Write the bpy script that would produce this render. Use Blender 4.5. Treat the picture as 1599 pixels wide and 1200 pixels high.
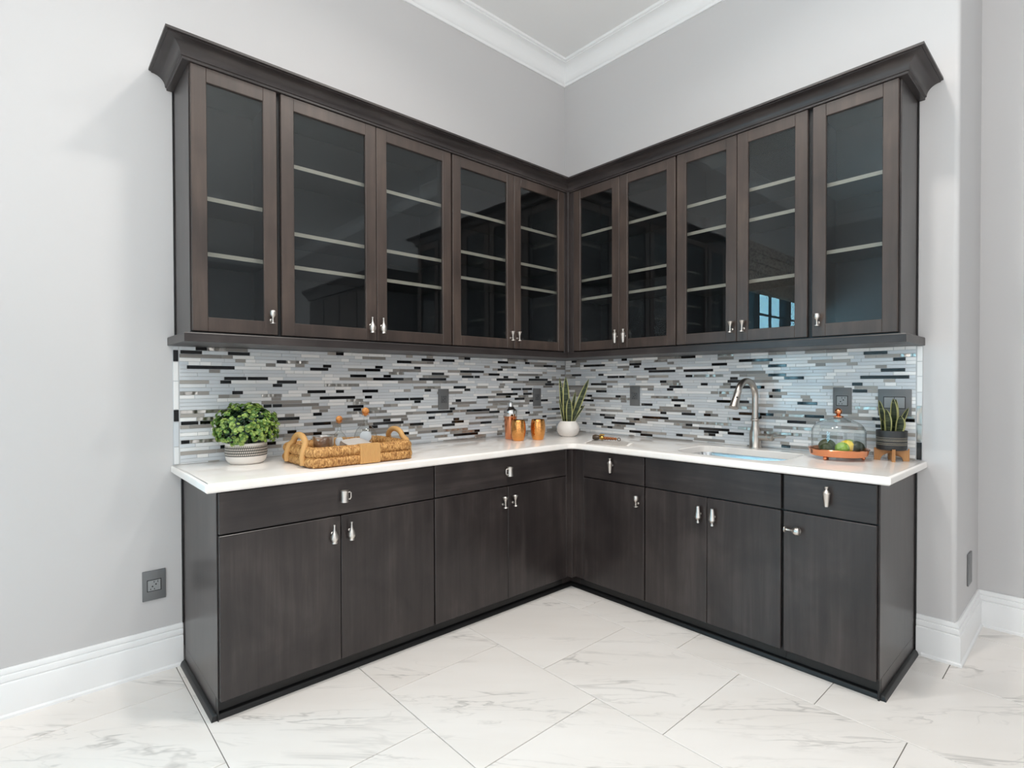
import bpy, bmesh, math, random
from mathutils import Vector, Matrix
from math import sin, cos, pi
random.seed(7)
sc = bpy.context.scene
for o in list(bpy.data.objects): bpy.data.objects.remove(o)
COL = sc.collection

# ------------------------------------------------------------------ camera
CX, CY, CZ = 3.1173, 2.8345, 1.2817
yaw, pitch, roll, fpx = pi * 1.25 + 0.0507, -0.0119, -0.0022, 837.44
fw = Vector((cos(yaw), sin(yaw), 0)); rt = Vector((sin(yaw), -cos(yaw), 0)); up = Vector((0, 0, 1))
fw, up = fw * cos(pitch) + up * sin(pitch), up * cos(pitch) - fw * sin(pitch)
rt, up = rt * cos(roll) + up * sin(roll), up * cos(roll) - rt * sin(roll)
cam = bpy.data.cameras.new('camera'); camo = bpy.data.objects.new('camera', cam); COL.objects.link(camo)
camo.matrix_world = Matrix(((rt.x, up.x, -fw.x, CX), (rt.y, up.y, -fw.y, CY), (rt.z, up.z, -fw.z, CZ), (0, 0, 0, 1)))
cam.sensor_width = 36; cam.sensor_fit = 'HORIZONTAL'; cam.lens = fpx / 1599 * 36
cam.shift_y = (608.31 - 599.5) / 1599; cam.clip_start = .05
sc.camera = camo

# ------------------------------------------------------------------ view, world, lights
sc.view_settings.view_transform = 'Standard'; sc.view_settings.look = 'None'
sc.view_settings.exposure = -1.46; sc.view_settings.gamma = 1; sc.view_settings.use_curve_mapping = False
w = bpy.data.worlds.new('sky'); sc.world = w; w.use_nodes = True
w.node_tree.nodes['Background'].inputs[0].default_value = (.55, .75, 1, 1); w.node_tree.nodes['Background'].inputs[1].default_value = 1.0

def area(name, loc, tgt, sx, sy, power, col=(1, 1, 1), shape='RECTANGLE', spread=pi):
    l = bpy.data.lights.new(name, 'AREA'); l.shape = shape; l.size = sx; l.size_y = sy; l.energy = power; l.color = col; l.spread = spread
    o = bpy.data.objects.new(name, l); COL.objects.link(o); o.location = loc
    o.rotation_euler = (Vector(tgt) - Vector(loc)).to_track_quat('-Z', 'Y').to_euler()
    return o
ZC = 3.7176                       # ceiling height
area('window_daylight', (5.0, -.16, 1.55), (5.0, 5, 1.55), 3.2, 1.75, 640, (.42, .81, 1))
area('added_fill_far_wall', (3.4, 9.1, 1.85), (3.4, 0, 1.85), 4.6, 3.0, 165, (1, .975, .945))  # unseen soft fill added for the cabinet fronts; no known patio door
area('added_fill_back_wall', (6.4, 5.2, 1.9), (0, 5.2, 1.9), 4.0, 2.8, 150, (1, .975, .945))  # second unseen fill lamp, added to even the light; no known window
area('added_ceiling_uplight', (3.5, 3.2, 1.9), (3.1, 2.9, 4), .6, .6, 175, (1, .975, .94))  # unseen uplight added to brighten ceiling and cornice
for (x, y, p) in [(2.0, 1.35, 44), (1.3, 2.05, 44), (3.9, 1.5, 26), (3.8, 3.9, 34), (3.88, 5.03, 34), (5.2, 3.4, 22)]:
    area('ceiling_downlight', (x, y, ZC - .012), (x, y, 0), .16, .16, p, (1, .955, .90), 'DISK', 2.6)

# ------------------------------------------------------------------ materials
def srgb(r, g, b):
    f = lambda c: (c / 255 / 12.92) if c <= 10 else ((c / 255 + .055) / 1.055) ** 2.4
    return (f(r), f(g), f(b), 1)
class NT:
    def __init__(s, m): s.t = m.node_tree; s.n = s.t.nodes; s.b = s.n['Principled BSDF']; s.out = s.n['Material Output']
    def new(s, ty, **k):
        n = s.n.new(ty)
        for a, v in k.items():
            if a[0] == '_': n.inputs[a[1:].replace('_', ' ')].default_value = v
            else: setattr(n, a, v)
        return n
    def link(s, a, b): s.t.links.new(a, b)
    def ramp(s, fac, stops):
        r = s.new('ShaderNodeValToRGB'); e = r.color_ramp.elements
        while len(e) < len(stops): e.new(.5)
        for i, (p, c) in enumerate(stops): e[i].position = p; e[i].color = c
        s.link(fac, r.inputs[0]); return r.outputs[0]
    def coords(s, scale=(1, 1, 1), kind='Object', rnd=True, rot=(0, 0, 0)):
        tc = s.new('ShaderNodeTexCoord'); mp = s.new('ShaderNodeMapping'); mp.inputs['Scale'].default_value = scale; mp.inputs['Rotation'].default_value = rot
        s.link(tc.outputs[kind], mp.inputs['Vector'])
        if rnd:
            oi = s.new('ShaderNodeObjectInfo'); mu = s.new('ShaderNodeMath', operation='MULTIPLY'); mu.inputs[1].default_value = 37.0
            s.link(oi.outputs['Random'], mu.inputs[0]); s.link(mu.outputs[0], mp.inputs['Location'])
        return mp.outputs[0]
    def noise(s, vec, scale, detail=4, rough=.55, dist=0):
        n = s.new('ShaderNodeTexNoise', _Scale=scale, _Detail=detail, _Roughness=rough, _Distortion=dist); s.link(vec, n.inputs['Vector']); return n.outputs['Fac']
    def bump(s, h, strength=.3, dist=.002):
        b = s.new('ShaderNodeBump', _Strength=strength, _Distance=dist); s.link(h, b.inputs['Height']); s.link(b.outputs[0], s.b.inputs['Normal'])
def mat(name, col, rough=.5, metal=0, spec=.5, coat=0):
    m = bpy.data.materials.new(name); m.use_nodes = True; b = m.node_tree.nodes['Principled BSDF']
    b.inputs['Base Color'].default_value = col if len(col) == 4 else (*col, 1); b.inputs['Roughness'].default_value = rough
    b.inputs['Metallic'].default_value = metal; b.inputs['Specular IOR Level'].default_value = spec; b.inputs['Coat Weight'].default_value = coat
    return m
M = {}
def wood(name, scale, cols, rough=.38):
    m = mat(name, cols[0], rough); t = NT(m); v = t.coords(scale)
    f = t.noise(v, 1, 6, .62, .4); v2 = t.coords((2.2, 2.2, 1.6)); g = t.noise(v2, 2.2, 3, .5, .6)
    mx = t.new('ShaderNodeMath', operation='MULTIPLY_ADD'); t.link(f, mx.inputs[0]); mx.inputs[1].default_value = .5; 
    mg = t.new('ShaderNodeMath', operation='MULTIPLY'); t.link(g, mg.inputs[0]); mg.inputs[1].default_value = .5; t.link(mg.outputs[0], mx.inputs[2])
    c = t.ramp(mx.outputs[0], [(.36, cols[0]), (.52, cols[1]), (.66, cols[2])]); t.link(c, t.b.inputs['Base Color'])
    t.bump(f, .06, .001)
    return m
WC = [srgb(39, 34, 34), srgb(52, 46, 45), srgb(68, 61, 59)]
M['wood'] = wood('dark_stained_wood', (30, 30, 1.5), WC, .29)
M['wood_h'] = wood('dark_stained_wood_horizontal', (1.5, 1.5, 26), WC, .36)
M['wood_frame'] = wood('dark_stained_frame', (26, 26, 1.8), [srgb(56, 47, 43), srgb(68, 57, 52), srgb(80, 68, 61)], .38)
M['black'] = mat('black_toe_kick_and_gap_shade', srgb(18, 18, 19), .4)  # toe kick and strips; on face frames it paints the gap shade
M['shelf_edge'] = mat('pale_shelf_edge', srgb(158, 147, 133), .5)
M['interior'] = mat('dark_cabinet_interior', srgb(26, 27, 29), .5)
def wallmat(name, col, bs=.035):
    m = mat(name, col, .75); t = NT(m); v = t.coords((1, 1, 1), 'Object', False); t.bump(t.noise(v, 55, 5, .6), bs, .004); return m
M['wall'] = wallmat('painted_wall_grey', srgb(203, 201, 201))
M['ceiling'] = wallmat('painted_ceiling', srgb(243, 242, 241), .02)
M['trim'] = mat('white_trim_paint', srgb(245, 245, 245), .35)
M['grout_floor'] = mat('floor_grout', srgb(112, 106, 100), .8)
def marble():
    m = mat('marble_porcelain', srgb(232, 226, 220), .16); t = NT(m)
    tc = t.new('ShaderNodeNewGeometry'); oi = t.new('ShaderNodeObjectInfo'); ad = t.new('ShaderNodeVectorMath', operation='MULTIPLY_ADD')
    cmb = t.new('ShaderNodeCombineXYZ'); t.link(oi.outputs['Random'], cmb.inputs[0]); t.link(oi.outputs['Random'], cmb.inputs[1])
    t.link(cmb.outputs[0], ad.inputs[0]); ad.inputs[1].default_value = (31, 17, 0); t.link(tc.outputs['Position'], ad.inputs[2])
    mr = t.new('ShaderNodeMapping'); mr.inputs['Rotation'].default_value = (0, 0, -.80); t.link(ad.outputs[0], mr.inputs['Vector'])
    mp = t.new('ShaderNodeMapping'); mp.inputs['Scale'].default_value = (4.2, .75, 1); t.link(mr.outputs[0], mp.inputs['Vector'])
    vec = mp.outputs[0]
    def veins(scale, dist, wid):
        n = t.noise(vec, scale, 5, .55, dist); s1 = t.new('ShaderNodeMath', operation='SUBTRACT'); t.link(n, s1.inputs[0]); s1.inputs[1].default_value = .5
        a = t.new('ShaderNodeMath', operation='ABSOLUTE'); t.link(s1.outputs[0], a.inputs[0])
        return t.ramp(a.outputs[0], [(0, (1, 1, 1, 1)), (wid, (0, 0, 0, 1))])
    v1 = veins(1.2, .7, .016); v2 = veins(2.3, 1.2, .026)
    msk = t.ramp(t.noise(vec, 1.7, 2), [(.48, (0, 0, 0, 1)), (.62, (1, 1, 1, 1))])
    mm = t.new('ShaderNodeMath', operation='MULTIPLY'); t.link(v1, mm.inputs[0]); t.link(msk, mm.inputs[1])
    m2 = t.new('ShaderNodeMath', operation='MULTIPLY'); t.link(v2, m2.inputs[0]); t.link(msk, m2.inputs[1])
    m3 = t.new('ShaderNodeMath', operation='MULTIPLY'); t.link(m2.outputs[0], m3.inputs[0]); m3.inputs[1].default_value = .45
    mx0 = t.new('ShaderNodeMath', operation='MAXIMUM'); t.link(mm.outputs[0], mx0.inputs[0]); t.link(m3.outputs[0], mx0.inputs[1])
    cl = t.ramp(t.noise(vec, .9, 4), [(.35, srgb(245, 239, 234)), (.7, srgb(237, 230, 224))])
    mix = t.new('ShaderNodeMix', data_type='RGBA'); t.link(mx0.outputs[0], mix.inputs[0]); t.link(cl, mix.inputs[6]); mix.inputs[7].default_value = srgb(202, 196, 191)
    t.link(mix.outputs[2], t.b.inputs['Base Color']); return m
M['marble'] = marble()
def quartz():
    m = mat('white_quartz', srgb(238, 233, 228), .12); t = NT(m); v = t.coords((1, 1, 1), 'Object', False)
    c = t.ramp(t.noise(v, 5, 6, .6, .8), [(.4, srgb(253, 248, 243)), (.7, srgb(248, 241, 234))]); t.link(c, t.b.inputs['Base Color']); return m
M['quartz'] = quartz()
M['grout'] = mat('mosaic_grout', srgb(196, 198, 200), .7)
def tilemat(name, c1, c2, rough, metal=0, spec=.5):
    m = mat(name, c1, rough, metal, spec); t = NT(m); oi = t.new('ShaderNodeObjectInfo')
    g = t.new('ShaderNodeNewGeometry'); ad = t.new('ShaderNodeMath', operation='ADD'); t.link(oi.outputs['Random'], ad.inputs[0]); t.link(g.outputs['Random Per Island'], ad.inputs[1])
    fr = t.new('ShaderNodeMath', operation='FRACT'); t.link(ad.outputs[0], fr.inputs[0])
    t.link(t.ramp(fr.outputs[0], [(0, c1), (1, c2)]), t.b.inputs['Base Color']); return m
M['t_blue'] = tilemat('blue_grey_glass_tile', srgb(212, 217, 222), srgb(222, 225, 228), .1)
M['t_white'] = tilemat('white_glass_tile', srgb(248, 247, 245), srgb(252, 251, 250), .12)
M['t_taupe'] = tilemat('taupe_stone_tile', srgb(130, 126, 122), srgb(178, 172, 165), .3)
M['t_black'] = tilemat('black_glass_tile', srgb(10, 11, 13), srgb(20, 20, 22), .06)
M['t_pale'] = tilemat('pale_grey_glass_tile', srgb(226, 229, 231), srgb(234, 235, 236), .12)
def wavy():
    m = mat('wavy_metal_tile', srgb(186, 182, 176), .3, 1); t = NT(m); v = t.coords((1, 1, .4), 'Object', True)
    t.bump(t.noise(v, 30, 0, .4, .6), .8, .012); return m
M['t_metal'] = wavy()
def metal(name, col, rough, bumpscale=None, bs=.2):
    m = mat(name, col, rough, 1)
    if bumpscale:
        t = NT(m); v = t.coords((1, 1, 1)); n = t.new('ShaderNodeTexVoronoi', _Scale=bumpscale); t.link(v, n.inputs['Vector']); t.bump(n.outputs['Distance'], bs, .003)
    return m
M['nickel'] = metal('brushed_nickel', srgb(196, 188, 180), .3)
M['pewter'] = metal('satin_pewter', srgb(214, 208, 202), .34, 260, .12)
M['steel'] = metal('stainless_steel', srgb(196, 198, 200), .22)
M['chrome'] = metal('polished_chrome', srgb(214, 212, 210), .08)
M['copper'] = metal('hammered_copper', srgb(224, 158, 92), .2, 120, .18)
M['copper_s'] = metal('smooth_copper', srgb(222, 150, 110), .18)
M['silver_h'] = metal('hammered_silver', srgb(226, 220, 214), .3, 90, .3)
def glassmat(name, tint, base=.05, edge=.5, rough=0.0, rim=1.0):
    m = bpy.data.materials.new(name); m.use_nodes = True; t = NT(m); t.n.remove(t.b)
    tr = t.new('ShaderNodeBsdfTransparent'); lw0 = t.new('ShaderNodeLayerWeight', _Blend=.5); t.link(t.ramp(lw0.outputs['Facing'], [(0, (*tint, 1)), (.55, (*tint, 1)), (.97, (tint[0] * rim, tint[1] * rim, tint[2] * rim, 1))]), tr.inputs[0]); gl = t.new('ShaderNodeBsdfGlossy'); gl.inputs['Roughness'].default_value = rough; gl.inputs['Color'].default_value = (1, 1, 1, 1)
    lw = t.new('ShaderNodeLayerWeight', _Blend=.5); pw = t.new('ShaderNodeMath', operation='POWER'); t.link(lw.outputs['Facing'], pw.inputs[0]); pw.inputs[1].default_value = 5.0
    mu = t.new('ShaderNodeMath', operation='MULTIPLY_ADD'); t.link(pw.outputs[0], mu.inputs[0]); mu.inputs[1].default_value = edge; mu.inputs[2].default_value = base
    mu.use_clamp = True
    mx = t.new('ShaderNodeMixShader'); t.link(mu.outputs[0], mx.inputs[0]); t.link(tr.outputs[0], mx.inputs[1]); t.link(gl.outputs[0], mx.inputs[2]); t.link(mx.outputs[0], t.out.inputs[0]); return m
M['pane'] = glassmat('clear_door_glass', (.88, .91, .92), .035, .95)
M['glass'] = glassmat('clear_bottle_glass', (.93, .95, .95), .06, .9, rim=.55)
M['dome'] = glassmat('clear_dome_glass', (.95, .97, .97), .06, .85, rim=.6)
M['plate'] = mat('grey_outlet_plastic', srgb(112, 113, 114), .35)
M['insert'] = mat('light_grey_outlet_insert', srgb(150, 152, 153), .35)
M['insert_d'] = mat('dark_grey_outlet_insert', srgb(96, 98, 100), .4)
M['hole'] = mat('outlet_slot_black', srgb(12, 12, 12), .6)
M['ceramic'] = mat('white_ceramic', srgb(232, 226, 220), .45)
def stripes():
    m = mat('striped_ceramic', srgb(226, 218, 208), .6); t = NT(m); tc = t.new('ShaderNodeTexCoord'); sp = t.new('ShaderNodeSeparateXYZ'); t.link(tc.outputs['UV'], sp.inputs[0])
    # u = angle 0..1, v = band 0..4 : a thin dark line at each band's top and fine dashes under it
    fv = t.new('ShaderNodeMath', operation='FRACT'); t.link(sp.outputs[1], fv.inputs[0])
    ln = t.ramp(fv.outputs[0], [(.0, (1, 1, 1, 1)), (.30, (1, 1, 1, 1)), (.36, (0, 0, 0, 1))])
    dv = t.new('ShaderNodeMath', operation='MULTIPLY'); t.link(sp.outputs[1], dv.inputs[0]); dv.inputs[1].default_value = .45
    du = t.new('ShaderNodeMath', operation='MULTIPLY_ADD'); t.link(sp.outputs[0], du.inputs[0]); du.inputs[1].default_value = 70; t.link(dv.outputs[0], du.inputs[2])
    fu = t.new('ShaderNodeMath', operation='FRACT'); t.link(du.outputs[0], fu.inputs[0]); ds = t.ramp(fu.outputs[0], [(.36, (0, 0, 0, 1)), (.46, (.8, .8, .8, 1))])
    mx = t.new('ShaderNodeMath', operation='MAXIMUM'); t.link(ln, mx.inputs[0]); t.link(ds, mx.inputs[1])
    mix = t.new('ShaderNodeMix', data_type='RGBA'); t.link(mx.outputs[0], mix.inputs[0]); mix.inputs[6].default_value = srgb(226, 218, 208); mix.inputs[7].default_value = srgb(44, 41, 40); t.link(mix.outputs[2], t.b.inputs['Base Color']); return m
M['stripes'] = stripes()
M['soil'] = mat('dark_soil', srgb(40, 34, 28), .9)
M['leaf_l'] = mat('lime_leaf', srgb(146, 170, 84), .4); M['leaf_m'] = mat('green_leaf', srgb(92, 128, 58), .4); M['leaf_d'] = mat('deep_green_leaf', srgb(38, 66, 42), .45)
def snake():
    m = mat('banded_snake_leaf', srgb(70, 82, 58), .4); t = NT(m); v = t.coords((6, 6, 60)); c = t.ramp(t.noise(v, 1.5, 4, .6, .8), [(.38, srgb(44, 56, 42)), (.55, srgb(78, 90, 62)), (.68, srgb(122, 130, 96))]); t.link(c, t.b.inputs['Base Color']); return m
M['snake'] = snake(); M['snake_edge'] = mat('yellow_leaf_margin', srgb(206, 204, 140), .45)
def woven():
    m = mat('woven_seagrass', srgb(190, 142, 84), .65); t = NT(m); v = t.coords((60, 60, 16)); f = t.noise(v, 2.6, 3, .55, .4)
    t.link(t.ramp(f, [(.34, srgb(124, 78, 36)), (.5, srgb(186, 134, 74)), (.66, srgb(222, 176, 112))]), t.b.inputs['Base Color']); t.bump(f, .5, .003); return m
M['woven'] = woven()
M['rope'] = mat('pale_rope_wrap', srgb(204, 156, 96), .6)
_t = NT(M['rope']); _v = _t.coords((1, 1, 1)); _w = _t.new('ShaderNodeTexNoise', _Scale=180.0); _t.link(_v, _w.inputs['Vector']); _t.bump(_w.outputs['Fac'], .4, .002)
M['cork'] = mat('cork_ball', srgb(206, 134, 66), .6); _t = NT(M['cork']); _v = _t.coords(); _t.link(_t.ramp(_t.noise(_v, 90, 3), [(.35, srgb(176, 104, 44)), (.6, srgb(216, 148, 80))]), _t.b.inputs['Base Color'])
M['label'] = mat('pale_silver_label', srgb(232, 238, 243), .3, .0)
M['linen'] = mat('white_linen', srgb(238, 233, 228), .85)
M['horn'] = mat('dark_horn', srgb(74, 60, 46), .35); M['brass'] = metal('polished_brass', srgb(206, 164, 84), .2); M['amber'] = mat('amber_wood_bead', srgb(150, 84, 36), .3)
M['lime_d'] = mat('dark_green_rind', srgb(58, 66, 34), .4); M['lime'] = mat('lime_rind', srgb(134, 172, 50), .4); M['lemon'] = mat('lemon_rind', srgb(236, 204, 44), .4); M['avo'] = mat('avocado_skin', srgb(48, 56, 42), .45)
for k in ('lime_d', 'lime', 'lemon', 'avo'):
    _t = NT(M[k]); _t.bump(_t.noise(_t.coords(), 160, 2), .35, .002)
M['matte_black'] = mat('matte_black_ceramic', srgb(44, 45, 46), .5); M['gold_line'] = mat('gold_glaze_line', srgb(206, 196, 176), .35, .3)
M['stand_wood'] = wood('acacia_wood', (30, 30, 3), [srgb(150, 102, 58), srgb(184, 132, 80), srgb(204, 154, 100)], .5)
M['shade'] = mat('patterned_roman_shade', srgb(150, 136, 122), .9); _t = NT(M['shade']); _v = _t.coords((1, 1, 1)); _w = _t.new('ShaderNodeTexVoronoi', _Scale=28.0); _t.link(_v, _w.inputs['Vector']); _t.link(_t.ramp(_w.outputs['Distance'], [(.35, srgb(120, 106, 94)), (.5, srgb(190, 178, 166))]), _t.b.inputs['Base Color'])
M['win_frame'] = mat('dark_window_frame', srgb(40, 46, 54), .4)

# ------------------------------------------------------------------ geometry helpers
def box(bm, a, b, bev=0, seg=1, f=None, mi=0):
    a = Vector(a); b = Vector(b)
    r = bmesh.ops.create_cube(bm, size=1, matrix=Matrix.Translation((a + b) / 2) @ Matrix.Diagonal((*(abs(b[i] - a[i]) for i in range(3)), 1)))
    vs = r['verts']
    if bev:
        es = list({e for v in vs for e in v.link_edges})
        rr = bmesh.ops.bevel(bm, geom=es, offset=bev, segments=seg, affect='EDGES', profile=.5)
        vs = list({v for fc in rr['faces'] for v in fc.verts} | {v for v in vs if v.is_valid})
        allv = set(vs)
        for fc in rr['faces']:
            for e in fc.edges:
                for f2 in e.link_faces: allv.update(f2.verts)
        vs = list(allv)
    if mi:
        for fc in {fc for v in vs for fc in v.link_faces}: fc.material_index = mi
    if f:
        for v in vs: v.co = Vector(f(*v.co))
    return vs
def lathe(bm, prof, c=(0, 0, 0), n=24, axis=None, f=None, mi=0, cap=True):
    """prof: list of (r,z); axis: 3x3 rotation"""
    rings = []; c = Vector(c)
    for r, z in prof:
        ring = []
        if r < 1e-6:
            p = Vector((0, 0, z)); p = (axis @ p if axis else p) + c; ring = [bm.verts.new(f(*p) if f else p)]
        else:
            for i in range(n):
                p = Vector((r * cos(2 * pi * i / n), r * sin(2 * pi * i / n), z)); p = (axis @ p if axis else p) + c
                ring.append(bm.verts.new(f(*p) if f else p))
        rings.append(ring)
    fs = []
    for A, B in zip(rings, rings[1:]):
        for i in range(n):
            j = (i + 1) % n
            if len(A) == 1 and len(B) == 1: continue
            if len(A) == 1: fs.append(bm.faces.new((A[0], B[i], B[j])))
            elif len(B) == 1: fs.append(bm.faces.new((A[i], A[j], B[0])))
            else: fs.append(bm.faces.new((A[i], A[j], B[j], B[i])))
    if cap:
        for R in (rings[0], rings[-1]):
            if len(R) > 2: fs.append(bm.faces.new(R))
    for x in fs: x.material_index = mi
def tube(bm, pts, r, n=10, closed=False, cap=True, mi=0, rf=None, radii=None):
    pts = [Vector(p) for p in pts]; N = len(pts); rings = []
    prev = None
    for i, p in enumerate(pts):
        a = pts[i - 1] if (i > 0 or closed) else p; b = pts[(i + 1) % N] if (i < N - 1 or closed) else p
        t = (b - a).normalized()
        u = prev if prev else (Vector((0, 0, 1)) if abs(t.z) < .9 else Vector((1, 0, 0)))
        u = (u - t * u.dot(t)).normalized(); prev = u; v = t.cross(u)
        ring = []
        for k in range(n):
            th = 2 * pi * k / n; rr = (radii[i] if radii else r) * (rf(th, i) if rf else 1)
            ring.append(bm.verts.new(p + (u * cos(th) + v * sin(th)) * rr))
        rings.append(ring)
    for i in range(N if closed else N - 1):
        A = rings[i]; B = rings[(i + 1) % N]
        for k in range(n):
            bm.faces.new((A[k], A[(k + 1) % n], B[(k + 1) % n], B[k])).material_index = mi
    if cap and not closed:
        bm.faces.new(rings[0]).material_index = mi; bm.faces.new(rings[-1]).material_index = mi
def sweep(bm, prof, path, side=1, mi=0):
    """prof: closed polygon of (offset, z); path: plan points; side=1 offsets to the left of travel"""
    P = [Vector(p) for p in path]; rings = []
    for i, p in enumerate(P):
        ns = []
        if i > 0: d = (P[i] - P[i - 1]).normalized(); ns.append(Vector((-d.y, d.x)) * side)
        if i < len(P) - 1: d = (P[i + 1] - P[i]).normalized(); ns.append(Vector((-d.y, d.x)) * side)
        m = ns[0] if len(ns) == 1 else (ns[0] + ns[1]) / (1 + ns[0].dot(ns[1]))
        rings.append([bm.verts.new((p.x + m.x * o, p.y + m.y * o, z)) for o, z in prof])
    k = len(prof)
    for A, B in zip(rings, rings[1:]):
        for i in range(k): bm.faces.new((A[i], A[(i + 1) % k], B[(i + 1) % k], B[i])).material_index = mi
    bm.faces.new(rings[0]); bm.faces.new(rings[-1])
WL = {}
def wl(o): return WL.get(o.name, Vector((0, 0, 0)))
def obj(name, bm, m, parent=None, smooth=35, keep=False):
    """one mesh object from a bmesh in world coordinates, origin at its centre"""
    bmesh.ops.recalc_face_normals(bm, faces=bm.faces)
    me = bpy.data.meshes.new(name)
    if not keep:
        xs = [v.co for v in bm.verts]; c = Vector([(min(p[i] for p in xs) + max(p[i] for p in xs)) / 2 for i in range(3)])
        bmesh.ops.translate(bm, verts=bm.verts, vec=-c)
    else: c = Vector((0, 0, 0))
    bm.to_mesh(me); bm.free()
    for mm in (m if isinstance(m, (list, tuple)) else [m]): me.materials.append(mm)
    if smooth:
        for p in me.polygons: p.use_smooth = True
        me.set_sharp_from_angle(angle=math.radians(smooth))
    o = bpy.data.objects.new(name, me); COL.objects.link(o)
    if parent: o.parent = parent; o.location = c - wl(parent)
    else: o.location = c
    WL[o.name] = c
    return o
def tag(o, label, cat, group=None):
    o['label'] = label; o['category'] = cat
    if group: o['group'] = group
    return o
def thing(name, label, cat, loc, group=None):
    o = bpy.data.objects.new(name, None); COL.objects.link(o); o.location = loc; o.empty_display_size = .05; WL[o.name] = Vector(loc)
    return tag(o, label, cat, group)
def struct(o): o['kind'] = 'structure'; return o
NB = bmesh.new
L = lambda s, d, z: (s, d, z)
R = lambda s, d, z: (d, s, z)

# ------------------------------------------------------------------ room shell
UR, VR, UM, VF = -.6056, 2.3875, 6.3, 9.0      # recess wall, end of right wall, far sides
bm = NB(); box(bm, (UR - .1, -.1, -.1), (UM + .1, VF + .1, -.0042)); floor = struct(obj('floor', bm, M['grout_floor']))
TS = .6085; GAP = .0030
meshes = {}
k0 = -2
for k in range(-2, 11):
    x0, x1 = .1955 + TS * k, .1955 + TS * (k + 1)
    off = .848 if k % 2 == 0 else .848 + .3055
    for j in range(-3, 15):
        y0, y1 = off + TS * j, off + TS * (j + 1)
        a0, a1, b0, b1 = max(x0, UR), min(x1, UM), max(y0, 0), min(y1, VF)
        if a1 - a0 < .02 or b1 - b0 < .02: continue
        key = (round(a1 - a0, 3), round(b1 - b0, 3))
        if key not in meshes:
            q = NB(); sx, sy = (a1 - a0) / 2 - GAP / 2, (b1 - b0) / 2 - GAP / 2
            vs = box(q, (-sx, -sy, -.006), (sx, sy, 0))
            bmesh.ops.bevel(q, geom=[e for e in q.edges if all(v.co.z > -.001 for v in e.verts)], offset=.0012, segments=1, affect='EDGES')
            me = bpy.data.meshes.new('tile'); q.to_mesh(me); q.free(); me.materials.append(M['marble']); meshes[key] = me
        o = bpy.data.objects.new('tile', meshes[key]); COL.objects.link(o); o.parent = floor; o.location = Vector(((a0 + a1) / 2, (b0 + b1) / 2, 0)) - wl(floor)
# left wall with the window opening (window stands beyond the left edge of the view)
W0, W1, WZ0, WZ1 = 3.45, 6.25, .75, 2.72
bm = NB(); T = .14
for a, b in [((UR - T, -T, -.1), (W0, 0, ZC + .1)), ((W1, -T, -.1), (UM + T, 0, ZC + .1)), ((W0, -T, -.1), (W1, 0, WZ0)), ((W0, -T, WZ1), (W1, 0, ZC + .1))]: box(bm, a, b)
struct(obj('wall_left', bm, M['wall'], smooth=0))
# right wall: block that ends in a rounded outside corner
bm = NB(); pts = [(UR - .02, -.0005), (0, -.0005)]; rc = .022
pts += [(-rc + rc * cos(t * pi / 16), VR - rc + rc * sin(t * pi / 16)) for t in range(9)] + [(UR - .02, VR)]
lo = [bm.verts.new((x, y, -.05)) for x, y in pts]; hi = [bm.verts.new((x, y, ZC + .1)) for x, y in pts]
for i in range(len(pts)): j = (i + 1) % len(pts); bm.faces.new((lo[i], lo[j], hi[j], hi[i]))
bm.faces.new(lo); bm.faces.new(hi); struct(obj('wall_right', bm, M['wall'], smooth=30))
bm = NB(); box(bm, (UR - T, 0, -.1), (UR, VF + T, ZC + .1)); struct(obj('wall_recess', bm, M['wall'], smooth=0))
def pierced(name, f, s0, s1, w0, w1, z0, z1, d0, d1):
    bm = NB()
    for a, b in [((s0, d0, -.1), (w0, d1, ZC + .1)), ((w1, d0, -.1), (s1, d1, ZC + .1)), ((w0, d0, -.1), (w1, d1, z0)), ((w0, d0, z1), (w1, d1, ZC + .1))]: box(bm, a, b, f=f)
    return struct(obj(name, bm, M['wall'], smooth=0))
pierced('wall_far', L, UR, UM + T, 1.1, 5.7, .3, 3.4, VF, VF + T)  # unseen opening added for the far fill lamp
pierced('wall_back', R, 0, VF, 3.2, 7.2, .5, 3.3, UM, UM + T)  # opening made up for the other fill lamp, out of view
bm = NB(); box(bm, (UR - T, -T, ZC), (UM + T, VF + T, ZC + .1)); struct(obj('ceiling', bm, M['ceiling'], smooth=0))
# crown of the room
def arc(c, r0, r1, a0, a1, n): return [(c[0] + r0 * cos(math.radians(a0 + (a1 - a0) * i / n)), c[1] + r1 * sin(math.radians(a0 + (a1 - a0) * i / n))) for i in range(n + 1)]
zb = 3.5728
prof = [(-.004, zb), (.010, zb), (.014, zb + .006), (.014, zb + .016), (.022, zb + .022), (.024, zb + .030)] + arc((.094, zb + .036), .066, .082, 180, 90, 8) + [(.094, zb + .124), (.107, zb + .128), (.107, ZC + .002), (-.004, ZC + .002)]
bm = NB(); sweep(bm, prof, [(UR, VF), (UR, VR), (0, VR), (0, 0), (UM, 0), (UM, VF), (UR + .2, VF)]); struct(obj('trim_1', bm, M['trim'], smooth=40))
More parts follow.
